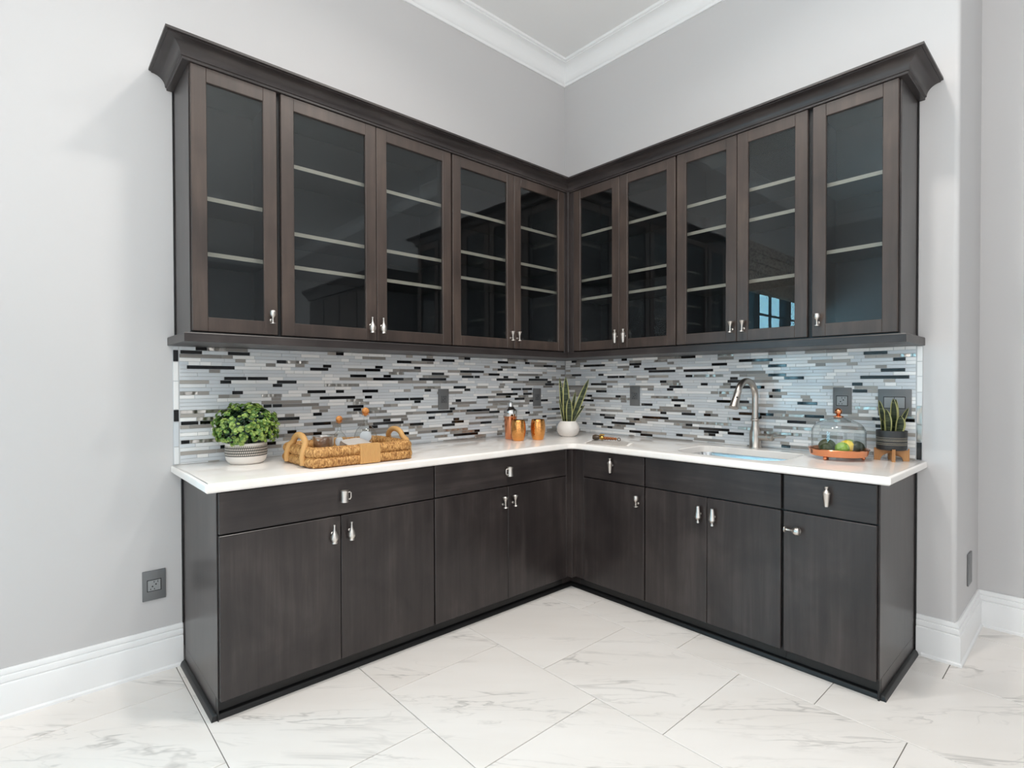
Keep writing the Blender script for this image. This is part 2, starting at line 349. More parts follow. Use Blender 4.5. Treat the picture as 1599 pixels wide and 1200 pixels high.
# baseboards
tb = .0185; zt = .1877
bprof = [(-.004, 0), (tb, 0), (tb, zt - .062), (tb - .002, zt - .056), (tb - .008, zt - .053), (tb - .004, zt - .047), (tb - .004, zt - .030), (tb - .006, zt - .026), (tb - .011, zt - .024), (tb - .008, zt - .019), (tb - .008, zt - .008), (tb - .012, zt), (-.004, zt)]
bm = NB(); sweep(bm, bprof, [(2.6, 0), (UM, 0), (UM, VF)]); sweep(bm, [(tb, 0), (tb + .007, 0), (tb + .006, .010), (tb, .016)], [(2.61, 0), (UM - .1, 0)])
struct(obj('baseboard_left', bm, M['trim'], smooth=30))
bm = NB(); sweep(bm, bprof, [(UR, VF), (UR, VR), (0, VR), (0, 2.2425)]); sweep(bm, [(tb, 0), (tb + .007, 0), (tb + .006, .010), (tb, .016)], [(UR, VF), (UR, VR), (0, VR), (0, 2.262)])
struct(obj('baseboard_right', bm, M['trim'], smooth=30))
# the window of the left wall: frame, mullions, muntins, panes
win = thing('window_1', 'dark framed triple window with daylight, seen reflected in the cabinet glass', 'window', (4.85, -.07, WZ0)); struct(win); del win['category']
bm = NB()
for s0, s1 in [(W0, W0 + .05), (4.05, 4.21), (5.03, 5.19), (W1 - .05, W1)]: box(bm, (s0, -.12, WZ0), (s1, -.03, WZ1))
for z0, z1 in [(WZ0, WZ0 + .05), (WZ1 - .05, WZ1)]: box(bm, (W0, -.12, z0), (W1, -.03, z1))
obj('window_frame', bm, M['win_frame'], win)
for s0, s1 in [(W0 + .05, 4.05), (4.21, 5.03), (5.19, W1 - .05)]:
    bm = NB(); box(bm, ((s0 + s1) / 2 - .011, -.09, WZ0 + .05), ((s0 + s1) / 2 + .011, -.06, WZ1 - .05))
    for z in (1.29, 1.72, 2.14): box(bm, (s0, -.09, z - .011), (s1, -.06, z + .011))
    obj('muntin', bm, M['win_frame'], win)
    bm = NB(); box(bm, (s0, -.078, WZ0 + .05), (s1, -.072, WZ1 - .05)); obj('window_pane', bm, M['pane'], win)
bm = NB()
NS = 14
for i in range(5):
    z1 = 2.95 - i * .115; zz = [(.030, z1), (.034 + .012, z1 - .06), (.050, z1 - .112), (.028, z1 - .125)]
    for (d0, a), (d1, b) in zip(zz, zz[1:]):
        vs = [bm.verts.new(p) for p in ((W0 - .1, d0, a), (W1 + .03, d0, a), (W1 + .03, d1, b), (W0 - .1, d1, b))]; bm.faces.new(vs)
box(bm, (W0 - .1, .001, 2.36), (W1 + .03, .03, 2.955))
tag(obj('roman_shade', bm, M['shade'], smooth=0), 'patterned taupe roman shade pulled half up over the window, seen reflected in cabinet glass', 'shade')
# other furniture of the room, seen only as reflections in the door glass
hut = thing('dark_hutch', 'tall dark wood hutch with crown, across the room, seen reflected in left glass doors', 'hutch', (-.3, 4.7, 0))
bm = NB(); box(bm, (UR + .003, 3.7, 0), (-.05, 5.8, 2.52), .004); obj('hutch_body', bm, M['wood'], hut)
bm = NB(); sweep(bm, [(-.01, 2.52), (.03, 2.52), (.04, 2.56), (.10, 2.64), (.10, 2.67), (-.01, 2.67)], [(UR + .003, 3.7), (-.05, 3.7), (-.05, 5.8), (UR + .003, 5.8)], 1 if False else -1); obj('hutch_crown', bm, M['wood'], hut)
for y0 in (3.73, 4.25, 4.77, 5.29):
    bm = NB(); box(bm, (-.05, y0, .1), (-.03, y0 + .5, 2.48), .003); obj('hutch_door', bm, M['wood_frame'], hut)

# ------------------------------------------------------------------ cabinets
CT = .914; DU, DUF = .3217, .302; DB, DBF = .6143, .594
def knob(kind, f, s, z, d, parent):
    """novelty knob; f maps (along wall, out of wall, up); d = door face"""
    bm = NB(); cd = d + .022
    post = Matrix(((1, 0, 0), (0, 0, 1), (0, -1, 0)))       # z axis -> +d
    lathe(bm, [(.007, 0), (.007, .002), (.004, .004), (.004, .02)], (s, d, z - (.012 if kind in ('goblet', 'flute') else 0)), 10, post, f)
    rot = None
    if kind == 'goblet': p = [(0, -.029), (.013, -.029), (.013, -.026), (.004, -.023), (.0032, -.006), (.006, .0), (.0125, .006), (.0145, .014), (.014, .024), (.012, .029), (.010, .029), (.009, .020), (0, .012)]
    elif kind == 'flute': p = [(0, -.029), (.013, -.029), (.012, -.026), (.0045, -.022), (.0036, -.008), (.0055, .004), (.010, .016), (.0165, .029), (.0145, .029), (.007, .014), (0, .006)]
    elif kind == 'bottle': p = [(0, -.040), (.012, -.040), (.0125, -.036), (.0105, -.033), (.0165, -.020), (.0165, -.010), (.011, .002), (.006, .013), (.004, .026), (.004, .033), (.0055, .034), (.0055, .040), (0, .041)]
    elif kind in ('shaker', 'shaker_down'):
        p = [(0, -.042), (.0085, -.042), (.0095, -.036), (.0145, .010), (.0155, .012), (.0155, .016), (.013, .018), (.009, .026), (.0055, .029), (.0055, .034), (.008, .037), (.008, .042), (0, .043)]
        if kind == 'shaker_down': p = [(r, -zz) for r, zz in p][::-1]
    elif kind in ('mug', 'mug_left'): p = [(0, -.025), (.017, -.025), (.018, -.022), (.0165, -.018), (.0165, .017), (.018, .021), (.018, .025), (.014, .025), (.014, .018), (0, .016)]
    elif kind == 'goblet_side':
        p = [(0, -.032), (.014, -.032), (.014, -.029), (.005, -.025), (.004, -.006), (.008, .0), (.016, .008), (.018, .016), (.017, .028), (.013, .031), (0, .022)]
        rot = Matrix(((0, 0, 1), (0, 1, 0), (-1, 0, 0)))
    if kind == 'flute': rot = Matrix.Rotation(.06, 3, 'Y')
    lathe(bm, p, (s, cd, z), 14, rot, f)
    if kind.startswith('mug'):
        sg = 1 if kind == 'mug' else -1
        if f is L: sg = -sg
        pts = [(s + sg * x, cd, z + y) for x, y in ((.014, .014), (.024, .017), (.029, .012), (.029, -.008), (.024, -.015), (.014, -.014))]
        tube(bm, [f(*p) for p in pts], .0032, 8)
    return obj('knob', bm, M['pewter'], parent, 45)
def glass_door(par, f, s0, s1, z0, z1, kind, ks, kz):
    bm = NB(); st = .058; rl = .06; d0, d1 = DUF + .0015, DU; b = .0022
    box(bm, (s0, d0, z0), (s0 + st, d1, z1), b, f=f); box(bm, (s1 - st, d0, z0), (s1, d1, z1), b, f=f)
    box(bm, (s0 + st - .0015, d0, z0), (s1 - st + .0015, d1 - .0006, z0 + rl), b, f=f); box(bm, (s0 + st - .0015, d0, z1 - rl), (s1 - st + .0015, d1 - .0006, z1), b, f=f)
    d = obj('door', bm, M['wood_frame'], par, 30)
    bm = NB(); box(bm, (s0 + st - .006, d0 + .006, z0 + rl - .006), (s1 - st + .006, d0 + .010, z1 - rl + .006), f=f); obj('glass_pane', bm, M['pane'], d)
    knob(kind, f, ks, kz, DU, d); return d
def upper(name, label, f, s0, s1, doors, shelves, ext0=0, ext1=0):
    """open carcass, doors with glass, shelves; ext = finished end panels"""
    c = f((s0 + s1) / 2, DUF / 2, 1.492); t = thing('glass_door_cabinet', label, 'cabinet', c, 'glass door cabinets above the counter')
    z0, z1 = 1.4925, 2.5965; k = .018; bm = NB()
    a0, a1 = s0, s1
    g = .0006
    box(bm, (a0 + g, .002, z0), (a0 + k, DUF - .02, z1), f=f); box(bm, (a1 - k, .002, z0), (a1 - g, DUF - .02, z1), f=f)
    box(bm, (a0 + k, .002, z0), (a1 - k, DUF - .02, z0 + k), f=f); box(bm, (a0 + k, .002, z1 - k), (a1 - k, DUF - .02, z1), f=f); box(bm, (a0 + k, .002, z0 + k), (a1 - k, .012, z1 - k), f=f)
    obj('carcass', bm, M['interior'], t, 0)
    bm = NB(); fd0, fd1 = DUF - .0199, DUF; w = .036
    box(bm, (a0 + g, fd0, z0), (a0 + w, fd1, z1), f=f); box(bm, (a1 - w, fd0, z0), (a1 - g, fd1, z1), f=f); box(bm, (a0 + w, fd0, z0), (a1 - w, fd1, z0 + w), f=f); box(bm, (a0 + w, fd0, z1 - w), (a1 - w, fd1, z1), f=f)
    obj('face_frame', bm, M['black'], t, 0)  # frame coloured black to stand in for shade in the narrow door gaps
    for e, sa, sb in ((ext0, a0 - ext0, a0 + .0004), (ext1, a1 - .0004, a1 + ext1)):
        if e:
            bm = NB(); box(bm, (sa, .0025, z0), (sb, DUF, z1), .0012, f=f)
            obj('end_panel', bm, M['wood'], t, 0)
            bm = NB(); so = sa - .005 if e == ext0 and sa < s0 else sb; box(bm, (min(so, so + .005), .0025, z0), (max(so, so + .005), .014, z1), .001, f=f); obj('scribe_strip', bm, M['black'], t, 0)
    for z in shelves:
        bm = NB(); box(bm, (a0 + k + .001, .014, z - .009), (a1 - k - .001, DUF - .042, z + .009), f=f); sh = obj('shelf', bm, M['interior'], t, 0)
        bm = NB(); box(bm, (a0 + k + .001, DUF - .0418, z - .009), (a1 - k - .001, DUF - .040, z + .009), f=f); obj('shelf_edge', bm, M['shelf_edge'], sh, 0)['label'] = 'pale front edge of the shelf'
    for (d0, d1, kind, ks) in doors: glass_door(t, f, d0, d1, 1.501, 2.5955, kind, ks, 1.579)
    return t
G3 = (2.306, 1.989, 1.832); G4 = (2.303, 2.066, 1.912); G5 = (2.305, 2.145, 1.82)
e = .0045
upper('', 'single glass door cabinet at the left end above the potted plant', L, 2.2655, 2.6125, [(2.2735, 2.6123, 'goblet', 2.302)], (2.072, 1.836), ext1=e)
upper('', 'double glass door cabinet with bottle knobs above the woven tray', L, 1.3065, 2.2655, [(1.7825, 2.2545, 'bottle', 1.817), (1.312, 1.7795, 'bottle', 1.755)], G3)
upper('', 'double glass door cabinet with flute knobs above the copper mugs, left of the corner', L, .3455, 1.3065, [(.8275, 1.301, 'flute', .858), (.359, .8245, 'flute', .801)], G4)
upper('', 'double glass door cabinet with shaker knobs, right of the inside corner', R, .3455, 1.1595, [(.3745, .7575, 'shaker', .739), (.7605, 1.1545, 'shaker', .803)], (2.303, 1.989, 1.86))
upper('', 'double glass door cabinet with flute knobs above the faucet', R, 1.1595, 1.8765, [(1.164, 1.5165, 'flute', 1.494), (1.5195, 1.8655, 'flute', 1.557)], G5)
upper('', 'single glass door cabinet at the right end above the cake dome', R, 1.8765, 2.2287, [(1.8875, 2.2285, 'goblet', 1.916)], (2.227, 1.906), ext1=e + .003)
UE, VE = 2.6125 + e, 2.2287 + e + .003
# corner post between the two runs of glass doors
bm = NB(); box(bm, (.30, .30, 1.4925), (.345, .3452, 2.5965), .002); box(bm, (.3, .3452, 1.4925), (.3215, .372, 2.5965), .001); box(bm, (.345, .3, 1.4925), (.357, .3215, 2.5965), .001)
tag(obj('corner_filler', bm, M['wood'], smooth=0), 'narrow dark filler post in the inside corner between glass door cabinets', 'filler')
# crown and light rail: continuous L
zc = 2.597
cprof = [(-.28, zc), (.024, zc), (.026, zc + .002), (.026, zc + .010), (.031, zc + .012)] + arc((.083, zc + .014), .052, .046, 180, 90, 7)[1:] + [(.083, zc + .064), (.0926, zc + .066), (.0926, 2.673), (-.28, 2.673)]
bm = NB(); sweep(bm, cprof, [(UE, .003), (UE, DUF), (DUF, DUF), (DUF, VE), (.003, VE)], -1)
tag(obj('crown_molding', bm, M['wood_h'], smooth=28), 'dark stained cove crown running along the top of the glass door cabinets', 'molding')
rp = [(-.28, 1.4544), (.0525, 1.4544), (.0535, 1.4555), (.0535, 1.488), (.051, 1.4918), (-.28, 1.4918)]
bm = NB(); sweep(bm, rp, [(UE + .0 - .022, .003), (UE - .022, DUF), (DUF, DUF), (DUF, VE - .022), (.003, VE - .022)], -1)
tag(obj('light_rail', bm, M['wood_h'], smooth=0), 'flat dark wood rail under the glass door cabinets, above the mosaic', 'molding')
# lower cabinets
def slab(par, nm, f, s0, s1, z0, z1, m):
    bm = NB(); box(bm, (s0, DBF + .0012, z0), (s1, DB, z1), .002, f=f); return obj(nm, bm, m, par, 30)
TK = .562
def lower(name, label, f, s0, s1, drawer, doors, ext=0, dl=True, nm='drawer_cabinet'):
    t = thing(nm, label, 'cabinet', f((s0 + s1) / 2, .3, 0), 'flat door cabinets under the counter')
    bm = NB(); box(bm, (s0 + .0004, .003, .085), (s1 - .0004, DBF, .8775 if nm != 'sink_cabinet' else .69), f=f)
    if nm == 'sink_cabinet':
        for a, b in (((s0 + .0004, .003), (s0 + .018, DBF)), ((s1 - .018, .003), (s1 - .0004, DBF)), ((s0 + .018, DBF - .018), (s1 - .018, DBF)), ((s0 + .018, .003), (s1 - .018, .02))): box(bm, (*a, .69), (*b, .8775), f=f)
    obj('carcass', bm, M['black'], t, 0)
    bm = NB(); box(bm, (s0 + .0004, .02, .0), (s1 - .0004, TK, .0846), f=f); obj('toe_kick', bm, M['black'], t, 0)
    if ext:
        bm = NB(); box(bm, (s1 - .0002, .003, .0846), (s1 + ext, DBF + .0, .8775), .0012, f=f); box(bm, (s1 - .0002, .021, .0), (s1 + ext, TK + .002, .0846), f=f); obj('end_panel', bm, M['wood'], t, 0)
        bm = NB(); box(bm, (s1 + ext, .003, .19 if f is L else .0), (s1 + ext + .006, .016, .8775), .001, f=f); obj('scribe_strip', bm, M['black'], t, 0)
        bm = NB(); box(bm, (s1 + .0005, TK, .0), (s1 + ext - .001, DBF - .003, .083), f=f); obj('toe_block', bm, M['black'], t, 0)
    if drawer:
        d0, d1, kind, ks, kz = drawer; dr = slab(t, 'drawer' if kind else 'false_front', f, d0, d1, .7146, .872, M['wood_h'])
        if kind: knob(kind, f, ks, kz, DB, dr)
    for d0, d1, kind, ks, kz in doors:
        d = slab(t, 'door', f, d0, d1, .0825, .7085, M['wood']); knob(kind, f, ks, kz, DB, d)
    return t
lower('', 'wide drawer over two flat doors with bottle knobs, left end below the tray', L, 1.6291, 2.5906, (1.633, 2.5904, 'mug', 2.106, .795), [(2.1152, 2.5904, 'bottle', 2.152, .64), (1.633, 2.1122, 'bottle', 2.074, .64)], .0045)
lower('', 'wide drawer with mug knob over two flat doors with flute knobs, left of the corner', L, .6455, 1.6291, (.667, 1.6255, 'mug_left', 1.147, .794), [(1.1446, 1.6255, 'flute', 1.181, .627), (.667, 1.1416, 'flute', 1.107, .627)])
lower('', 'narrow drawer over one flat door, right of the inside corner', R, .6455, 1.1452, (.7143, 1.1405, 'shaker', .926, .806), [(.7143, 1.1405, 'goblet', 1.103, .628)])
lower('', 'sink cabinet with plain front panel over two flat doors with upturned shaker knobs', R, 1.1452, 1.8671, (1.1492, 1.8610, None, 0, 0), [(1.1492, 1.5067, 'shaker_down', 1.472, .624), (1.5097, 1.8610, 'shaker_down', 1.547, .622)], nm='sink_cabinet')
lower('', 'narrow drawer over one flat door with sideways goblet knob, right end', R, 1.8671, 2.2280, (1.8735, 2.2277, 'shaker', 2.053, .803), [(1.8735, 2.2277, 'goblet_side', 1.918, .633)], .008)
bm = NB(); box(bm, (.585, .585, .0846), (.645, .645, .8775), .001); box(bm, (.594, .6455, .0846), (.612, .709, .8775), .0015); box(bm, (.6455, .594, .0846), (.662, .611, .8775), .0015); box(bm, (.4, .4, 0), (.6456, TK, .084)); box(bm, (.4, TK, 0), (TK, .6456, .084))
tag(obj('corner_filler', bm, M['wood'], smooth=0), 'narrow dark filler post in the inside corner between the flat door cabinets', 'filler')
sp = [(.0004, 0)] + arc((.0004, 0), .019, .024, 0, 90, 6)
BE, BV = 2.5906 + .0045, 2.228 + .008
bm = NB(); sweep(bm, sp, [(BE, .0265), (BE, TK), (TK, TK), (TK, BV), (.0265, BV)], -1)
tag(obj('shoe_molding', bm, M['black'], smooth=40), 'black quarter round molding on the floor along the cabinet toe kick', 'molding')

# ------------------------------------------------------------------ countertop with sink cut-out
def rrect(x0, x1, y0, y1, rs, n=8):
    out = []; cs = [(x1, y1, 0), (x0, y1, 90), (x0, y0, 180), (x1, y0, 270)]
    for (cx, cy, a), r in zip(cs, rs):
        ox = cx - r if cx == x1 else cx + r; oy = cy - r if cy == y1 else cy + r
        out += [(ox + r * cos(math.radians(a + 90 * i / n)), oy + r * sin(math.radians(a + 90 * i / n))) for i in range(n + 1)]
    return out
def offset_poly(P, d):
    out = []; n = len(P)
    for i in range(n):
        a, b, c = Vector(P[i - 1]), Vector(P[i]), Vector(P[(i + 1) % n]); e1 = (b - a).normalized(); e2 = (c - b).normalized()
        n1 = Vector((-e1.y, e1.x)); n2 = Vector((-e2.y, e2.x)); m = (n1 + n2) / max(.3, 1 + n1.dot(n2)); out.append((b.x + m.x * d, b.y + m.y * d))
    return out
CU, CV, DC = 2.6398, 2.2785, .6376; ir = .05
outer = [(.003, .003), (CU, .003), (CU, DC - .004), (CU - .004, DC)] + [(DC + ir - ir * sin(math.radians(a)), DC + ir - ir * cos(math.radians(a))) for a in range(0, 91, 10)] + [(DC, CV - .004), (DC - .004, CV), (.003, CV)]
sink = rrect(.165, .548, 1.25, 1.815, (.11, .06, .06, .14))
rb = .012
def ring(bm, P, z): return [bm.verts.new((x, y, z)) for x, y in P]
def strip(bm, A, B):
    n = len(A)
    for i in range(n): bm.faces.new((A[i], A[(i + 1) % n], B[(i + 1) % n], B[i]))
bm = NB(); rings = []
for k in range(5):
    a = pi / 2 * k / 4; rings.append(ring(bm, offset_poly(outer, rb * (1 - sin(a))), CT - rb * (1 - cos(a))))
rings.append(ring(bm, outer, .8845)); rings.append(ring(bm, offset_poly(outer, .006), .8785))
for A, B in zip(rings, rings[1:]): strip(bm, A, B)
h0 = ring(bm, offset_poly(sink, -.004), CT); h1 = ring(bm, sink, CT - .003); h2 = ring(bm, sink, .8785); strip(bm, h0, h1); strip(bm, h1, h2)
def fill(bm, loops):
    es = []
    for lp in loops:
        for i in range(len(lp)): es.append(bm.edges.get((lp[i], lp[(i + 1) % len(lp)])) or bm.edges.new((lp[i], lp[(i + 1) % len(lp)])))
    bmesh.ops.triangle_fill(bm, edges=es, use_beauty=True)
fill(bm, [rings[0], h0]); fill(bm, [rings[-1], h2])
tag(obj('countertop', bm, M['quartz'], smooth=30), 'glossy white quartz L-shaped countertop on the flat door cabinets', 'countertop')
# sink basin
sk = thing('sink', 'undermount stainless sink basin set into the white counter below the faucet', 'sink', (.36, 1.53, .70))
bm = NB(); rr = []
for dd, z in ((-.012, .878), (-.001, .8778), (.004, .86), (.012, .76), (.03, .725), (.07, .715)): rr.append(ring(bm, offset_poly(sink, dd), z))
for A, B in zip(rr, rr[1:]): strip(bm, A, B)
bm.faces.new(rr[-1]); obj('basin', bm, M['steel'], sk, 40)
bm = NB(); lathe(bm, [(0, .717), (.028, .717), (.036, .716), (.038, .7185), (.030, .7195), (0, .7185)], (.36, 1.53, 0), 20); obj('drain', bm, M['chrome'], sk, 40)

# ------------------------------------------------------------------ faucet
fx, fy = .06, 1.505
fa = thing('faucet', 'brushed nickel gooseneck faucet standing behind the sink', 'faucet', (fx, fy, CT))
bm = NB(); lathe(bm, [(0, 0), (.034, 0), (.034, .006), (.031, .010), (.030, .07), (.029, .09), (.0245, .108), (.0195, .124), (.0185, .150), (.0235, .153), (.0245, .158), (.0235, .163), (.018, .166), (.0, .168)], (fx, fy, CT), 24)
obj('faucet_body', bm, M['nickel'], fa, 40)
bm = NB(); pts = [(fx, fy, CT + .16), (fx, fy, CT + .23), (fx, fy, CT + .27)]; Rr = .088
pts += [(fx + Rr - Rr * cos(math.radians(a)), fy - .02 * (1 - cos(math.radians(a))) / 2, CT + .29 + Rr * sin(math.radians(a))) for a in range(0, 161, 10)]
tube(bm, pts, .0168, 18); obj('spout', bm, M['nickel'], fa, 50)
p0 = Vector(pts[-1]); dr = (Vector(pts[-1]) - Vector(pts[-2])).normalized()
q = dr.to_track_quat('Z', 'Y').to_matrix()
bm = NB(); lathe(bm, [(0, -.004), (.0185, -.004), (.0185, .004), (.0175, .006), (.0200, .05), (.0245, .088), (.0255, .096), (.023, .099), (0, .097)], p0, 20, q); sh = obj('spray_head', bm, M['nickel'], fa, 40)
bm = NB(); lathe(bm, [(0, 0), (.0052, 0), (.0052, .004), (0, .005)], p0 + dr * .04 + Vector((.0125, .0095, .004)), 12, Vector((.8, .6, .05)).to_track_quat('Z', 'Y').to_matrix()); obj('spray_button', bm, M['hole'], sh)
bm = NB(); q = Vector((.05, 1, .02)).to_track_quat('Z', 'Y').to_matrix()
lathe(bm, [(0, .0), (.020, .0), (.020, .05), (.016, .054), (.016, .062), (.020, .066), (.020, .078), (.014, .084), (0, .086)], (fx, fy + .018, CT + .062), 18, q)
tube(bm, [(fx + .002, fy + .09, CT + .066), (fx + .004, fy + .13, CT + .072), (fx + .006, fy + .165, CT + .076)], .007, 10, radii=[.009, .0075, .009]); obj('lever_handle', bm, M['nickel'], fa, 40)

# ------------------------------------------------------------------ mosaic backsplash
Z0, Z1 = .9145, 1.4535; PIT = .01722; ROWS = 33; TH = PIT - .0020; DT = .006
BLACK_L = [(2,0.872,1.074),(3,0.857,0.903),(4,1.199,1.244),(4,1.405,1.455),(4,2.182,2.229),(4,2.41,2.438),(6,0.753,0.85),(6,1.064,1.162),(6,1.944,1.991),(6,2.565,2.6),(7,0.214,0.257),(7,0.991,1.088),(7,1.301,1.399),(7,1.613,1.669),(7,2.079,2.125),(8,1.028,1.074),(8,1.442,1.643),(9,0.388,0.433),(9,1.218,1.265),(9,1.53,1.577),(9,1.892,1.992),(10,0.058,0.154),(10,0.68,0.774),(11,0.769,0.968),(11,1.08,1.28),(11,2.062,2.179),(11,2.464,2.523),(11,2.529,2.6),(12,1.061,1.104),(12,1.943,1.99),(13,1.715,1.763),(14,0.199,0.39),(14,1.7,1.798),(15,0.443,0.538),(15,1.012,1.057),(15,1.321,1.367),(15,2.15,2.197),(15,2.202,2.241),(16,0.575,0.622),(16,0.783,0.88),(16,1.3,1.398),(16,1.404,1.502),(17,0.369,0.453),(17,0.509,0.709),(17,1.648,1.693),(17,1.751,1.954),(19,0.364,0.463),(19,0.474,0.57),(19,0.937,0.985),(19,1.246,1.293),(19,1.61,1.707),(19,1.817,1.863),(19,1.921,2.02),(19,2.336,2.384),(20,0.972,1.073),(21,0.133,0.227),(21,2.149,2.196),(22,0.162,0.204),(22,2.076,2.175),(22,2.388,2.436),(23,0.199,0.398),(23,0.511,0.708),(23,1.13,1.332),(23,1.439,1.641),(23,2.218,2.314),(23,2.319,2.419),(24,0.288,0.331),(24,0.599,0.643),(24,0.856,0.9),(24,0.908,1.006),(24,1.526,1.574),(24,1.682,1.78),(25,0.68,0.778),(25,1.146,1.24),(26,0.819,1.018),(26,1.594,1.693),(26,1.905,2.005),(26,2.372,2.574),(27,0.65,0.696),(27,1.32,1.367),(27,1.579,1.627),(27,1.889,1.935),(28,0.524,0.569),(28,2.128,2.176),(29,0.147,0.243),(29,1.386,1.485),(30,0.39,0.435),(30,0.599,0.696),(30,1.064,1.157),(30,1.217,1.314),(30,2.303,2.402),(30,2.511,2.6),(31,0.936,0.984),(31,1.818,1.862),(31,2.49,2.538),(33,2.149,2.196)]
BLACK_R = [(1,0.702,0.798),(1,1.627,1.676),(2,0.611,0.71),(2,0.975,1.022),(3,0.421,0.466),(3,1.198,1.242),(4,0.182,0.227),(4,0.285,0.383),(4,1.166,1.263),(4,1.318,1.417),(5,0.456,0.656),(5,1.131,1.329),(6,1.043,1.089),(7,0.391,0.485),(7,0.648,0.695),(8,0.352,0.398),(8,0.717,0.918),(9,1.349,1.395),(9,1.657,1.756),(9,2.073,2.103),(10,0.858,0.903),(10,1.014,1.109),(10,1.166,1.211),(10,1.5,1.52),(11,0.108,0.192),(11,1.386,1.585),(11,1.746,1.843),(11,2.058,2.104),(11,2.194,2.232),(13,0.71,0.798),(13,0.96,1.007),(14,0.138,0.294),(15,0.94,1.037),(15,1.249,1.447),(15,1.709,1.81),(16,0.233,0.279),(16,0.493,0.537),(17,1.559,1.58),(18,0.316,0.413),(19,0.907,0.953),(19,1.576,1.622),(19,1.973,2.038),(20,0.924,1.022),(20,1.333,1.534),(21,0.268,0.413),(21,1.145,1.191),(21,1.97,2.017),(22,0.855,0.903),(22,1.317,1.41),(23,1.333,1.379),(23,1.641,1.743),(23,2.006,2.209),(24,0.421,0.517),(24,0.524,0.571),(24,1.041,1.088),(24,1.553,1.651),(25,0.08,0.174),(25,0.338,0.385),(25,2.093,2.193),(26,0.767,0.968),(26,1.026,1.226),(27,0.731,0.827),(27,1.553,1.654),(28,0.648,0.695),(28,1.216,1.314),(28,2.144,2.194),(29,0.198,0.399),(29,0.611,0.709),(29,1.385,1.579),(30,2.02,2.121),(31,0.078,0.127),(31,0.545,0.591),(31,1.009,1.109),(32,0.456,0.654)]
LENS = (.047, .0995, .2015); LW = (42, 38, 16)
KIND = ('t_blue', 't_white', 't_taupe', 't_black', 't_pale', 't_metal'); KW = (36, 25, 17, 0, 11, 9)
tmesh = {}
def tile_mesh(ln, kind, h=None):
    key = (round(ln, 4), kind, h)
    if key not in tmesh:
        q = NB(); b = .0007; x = ln / 2; z = (h or TH) / 2; y = .0022
        # front rim proud of the grout on both sides: 6-sided slab with a chamfer
        vs = box(q, (-x, -y, -z), (x, y, z)); bmesh.ops.bevel(q, geom=list(q.edges), offset=b, segments=1, affect='EDGES')
        me = bpy.data.meshes.new('mosaic_tile'); q.to_mesh(me); q.free(); me.materials.append(M[kind]); tmesh[key] = me
    return tmesh[key]
def backsplash(f, s0, s1, label, seed, rot, black, border):
    rnd = random.Random(seed)
    t = thing('mosaic_backsplash', label, 'backsplash', f((s0 + s1) / 2, .001, Z0))
    bm = NB(); box(bm, (s0, .0006, Z0 - .0003), (s1 + .024, DT, Z1 + .0005), f=f); obj('grout_bed', bm, M['grout'], t, 0)
    cells = []
    for r in range(ROWS):
        zc_ = Z0 - .165 * PIT + PIT * r; za, zb_ = max(zc_ - TH / 2, Z0), min(zc_ + TH / 2, Z1)
        if zb_ - za < .003: continue
        h = None if zb_ - za > TH - .0005 else round(zb_ - za, 4); z = (za + zb_) / 2
        blk = sorted([(a, b) for n, a, b in black if n == r]); s = s0 + .007; s_end = s1 - .001; prev = None
        for a, b in blk + [(s_end, None)]:
            while a - s > .012:                                   # coloured pieces up to the next black bar
                rest = a - s; k = rnd.choices(KIND, KW)[0]; ln = rnd.choices(LENS, (18, 42, 40) if k in ('t_blue', 't_pale') else LW)[0]
                if k == 't_metal' and ln < .06: k = 't_taupe'
                if rest < ln + .03: ln = rest if rest < .22 else rest / 2
                cells.append((s + ln / 2, z, ln - .002, k, h)); s += ln
            if b is not None: cells.append(((max(a, s) + b) / 2, z, b - max(a, s) - .002, 't_black', h)); s = b
    for za, zb_, k in border:                                   # upright border column at the open end
        cells.append((s1 + .0125, (za + zb_) / 2, .0195, k, round(zb_ - za - .003, 4)))
    def seen(c):
        p = Vector(f(c[0], DT, c[1])); v = p - Vector((CX, CY, CZ)); d = v.dot(fw); n = Vector(f(0, 1, 0)); return c[2] * (c[4] or TH) / d / d * abs(v.normalized().dot(n))
    cells.sort(key=seen, reverse=True)
    for c in cells[:290]:
        o = bpy.data.objects.new('mosaic_tile', tile_mesh(c[2], c[3], c[4])); COL.objects.link(o); o.parent = t
        o.location = Vector(f(c[0], DT, c[1])) - wl(t); o.rotation_euler = (0, 0, rot)
    bm = NB()
    for c in cells[290:]:
        i0 = len(bm.faces); box(bm, (c[0] - c[2] / 2, DT - .0012, c[1] - (c[4] or TH) / 2), (c[0] + c[2] / 2, DT + .0022, c[1] + (c[4] or TH) / 2), f=f)
        bm.faces.ensure_lookup_table()
        for fc in bm.faces[i0:]: fc.material_index = KIND.index(c[3])
    obj('small_mosaic_tiles', bm, [M[k] for k in KIND], t, 0)['kind'] = 'stuff'
    return t
backsplash(L, .0, 2.605, 'strip mosaic of grey, white and black tiles on the wall behind the woven tray', 11, 0, BLACK_L, [(.9155, .996, 't_pale'), (.996, 1.11, 't_blue'), (1.11, 1.165, 't_black'), (1.165, 1.295, 't_white'), (1.295, 1.383, 't_white'), (1.383, 1.437, 't_black'), (1.437, 1.4535, 't_blue')])
backsplash(R, .0095, 2.236, 'strip mosaic of grey, white and black tiles on the wall behind the faucet', 23, pi / 2, BLACK_R, [(.9155, 1.0, 't_black'), (1.0, 1.085, 't_metal'), (1.085, 1.17, 't_metal'), (1.17, 1.235, 't_pale'), (1.235, 1.31, 't_white'), (1.31, 1.38, 't_white'), (1.38, 1.4535, 't_white')])

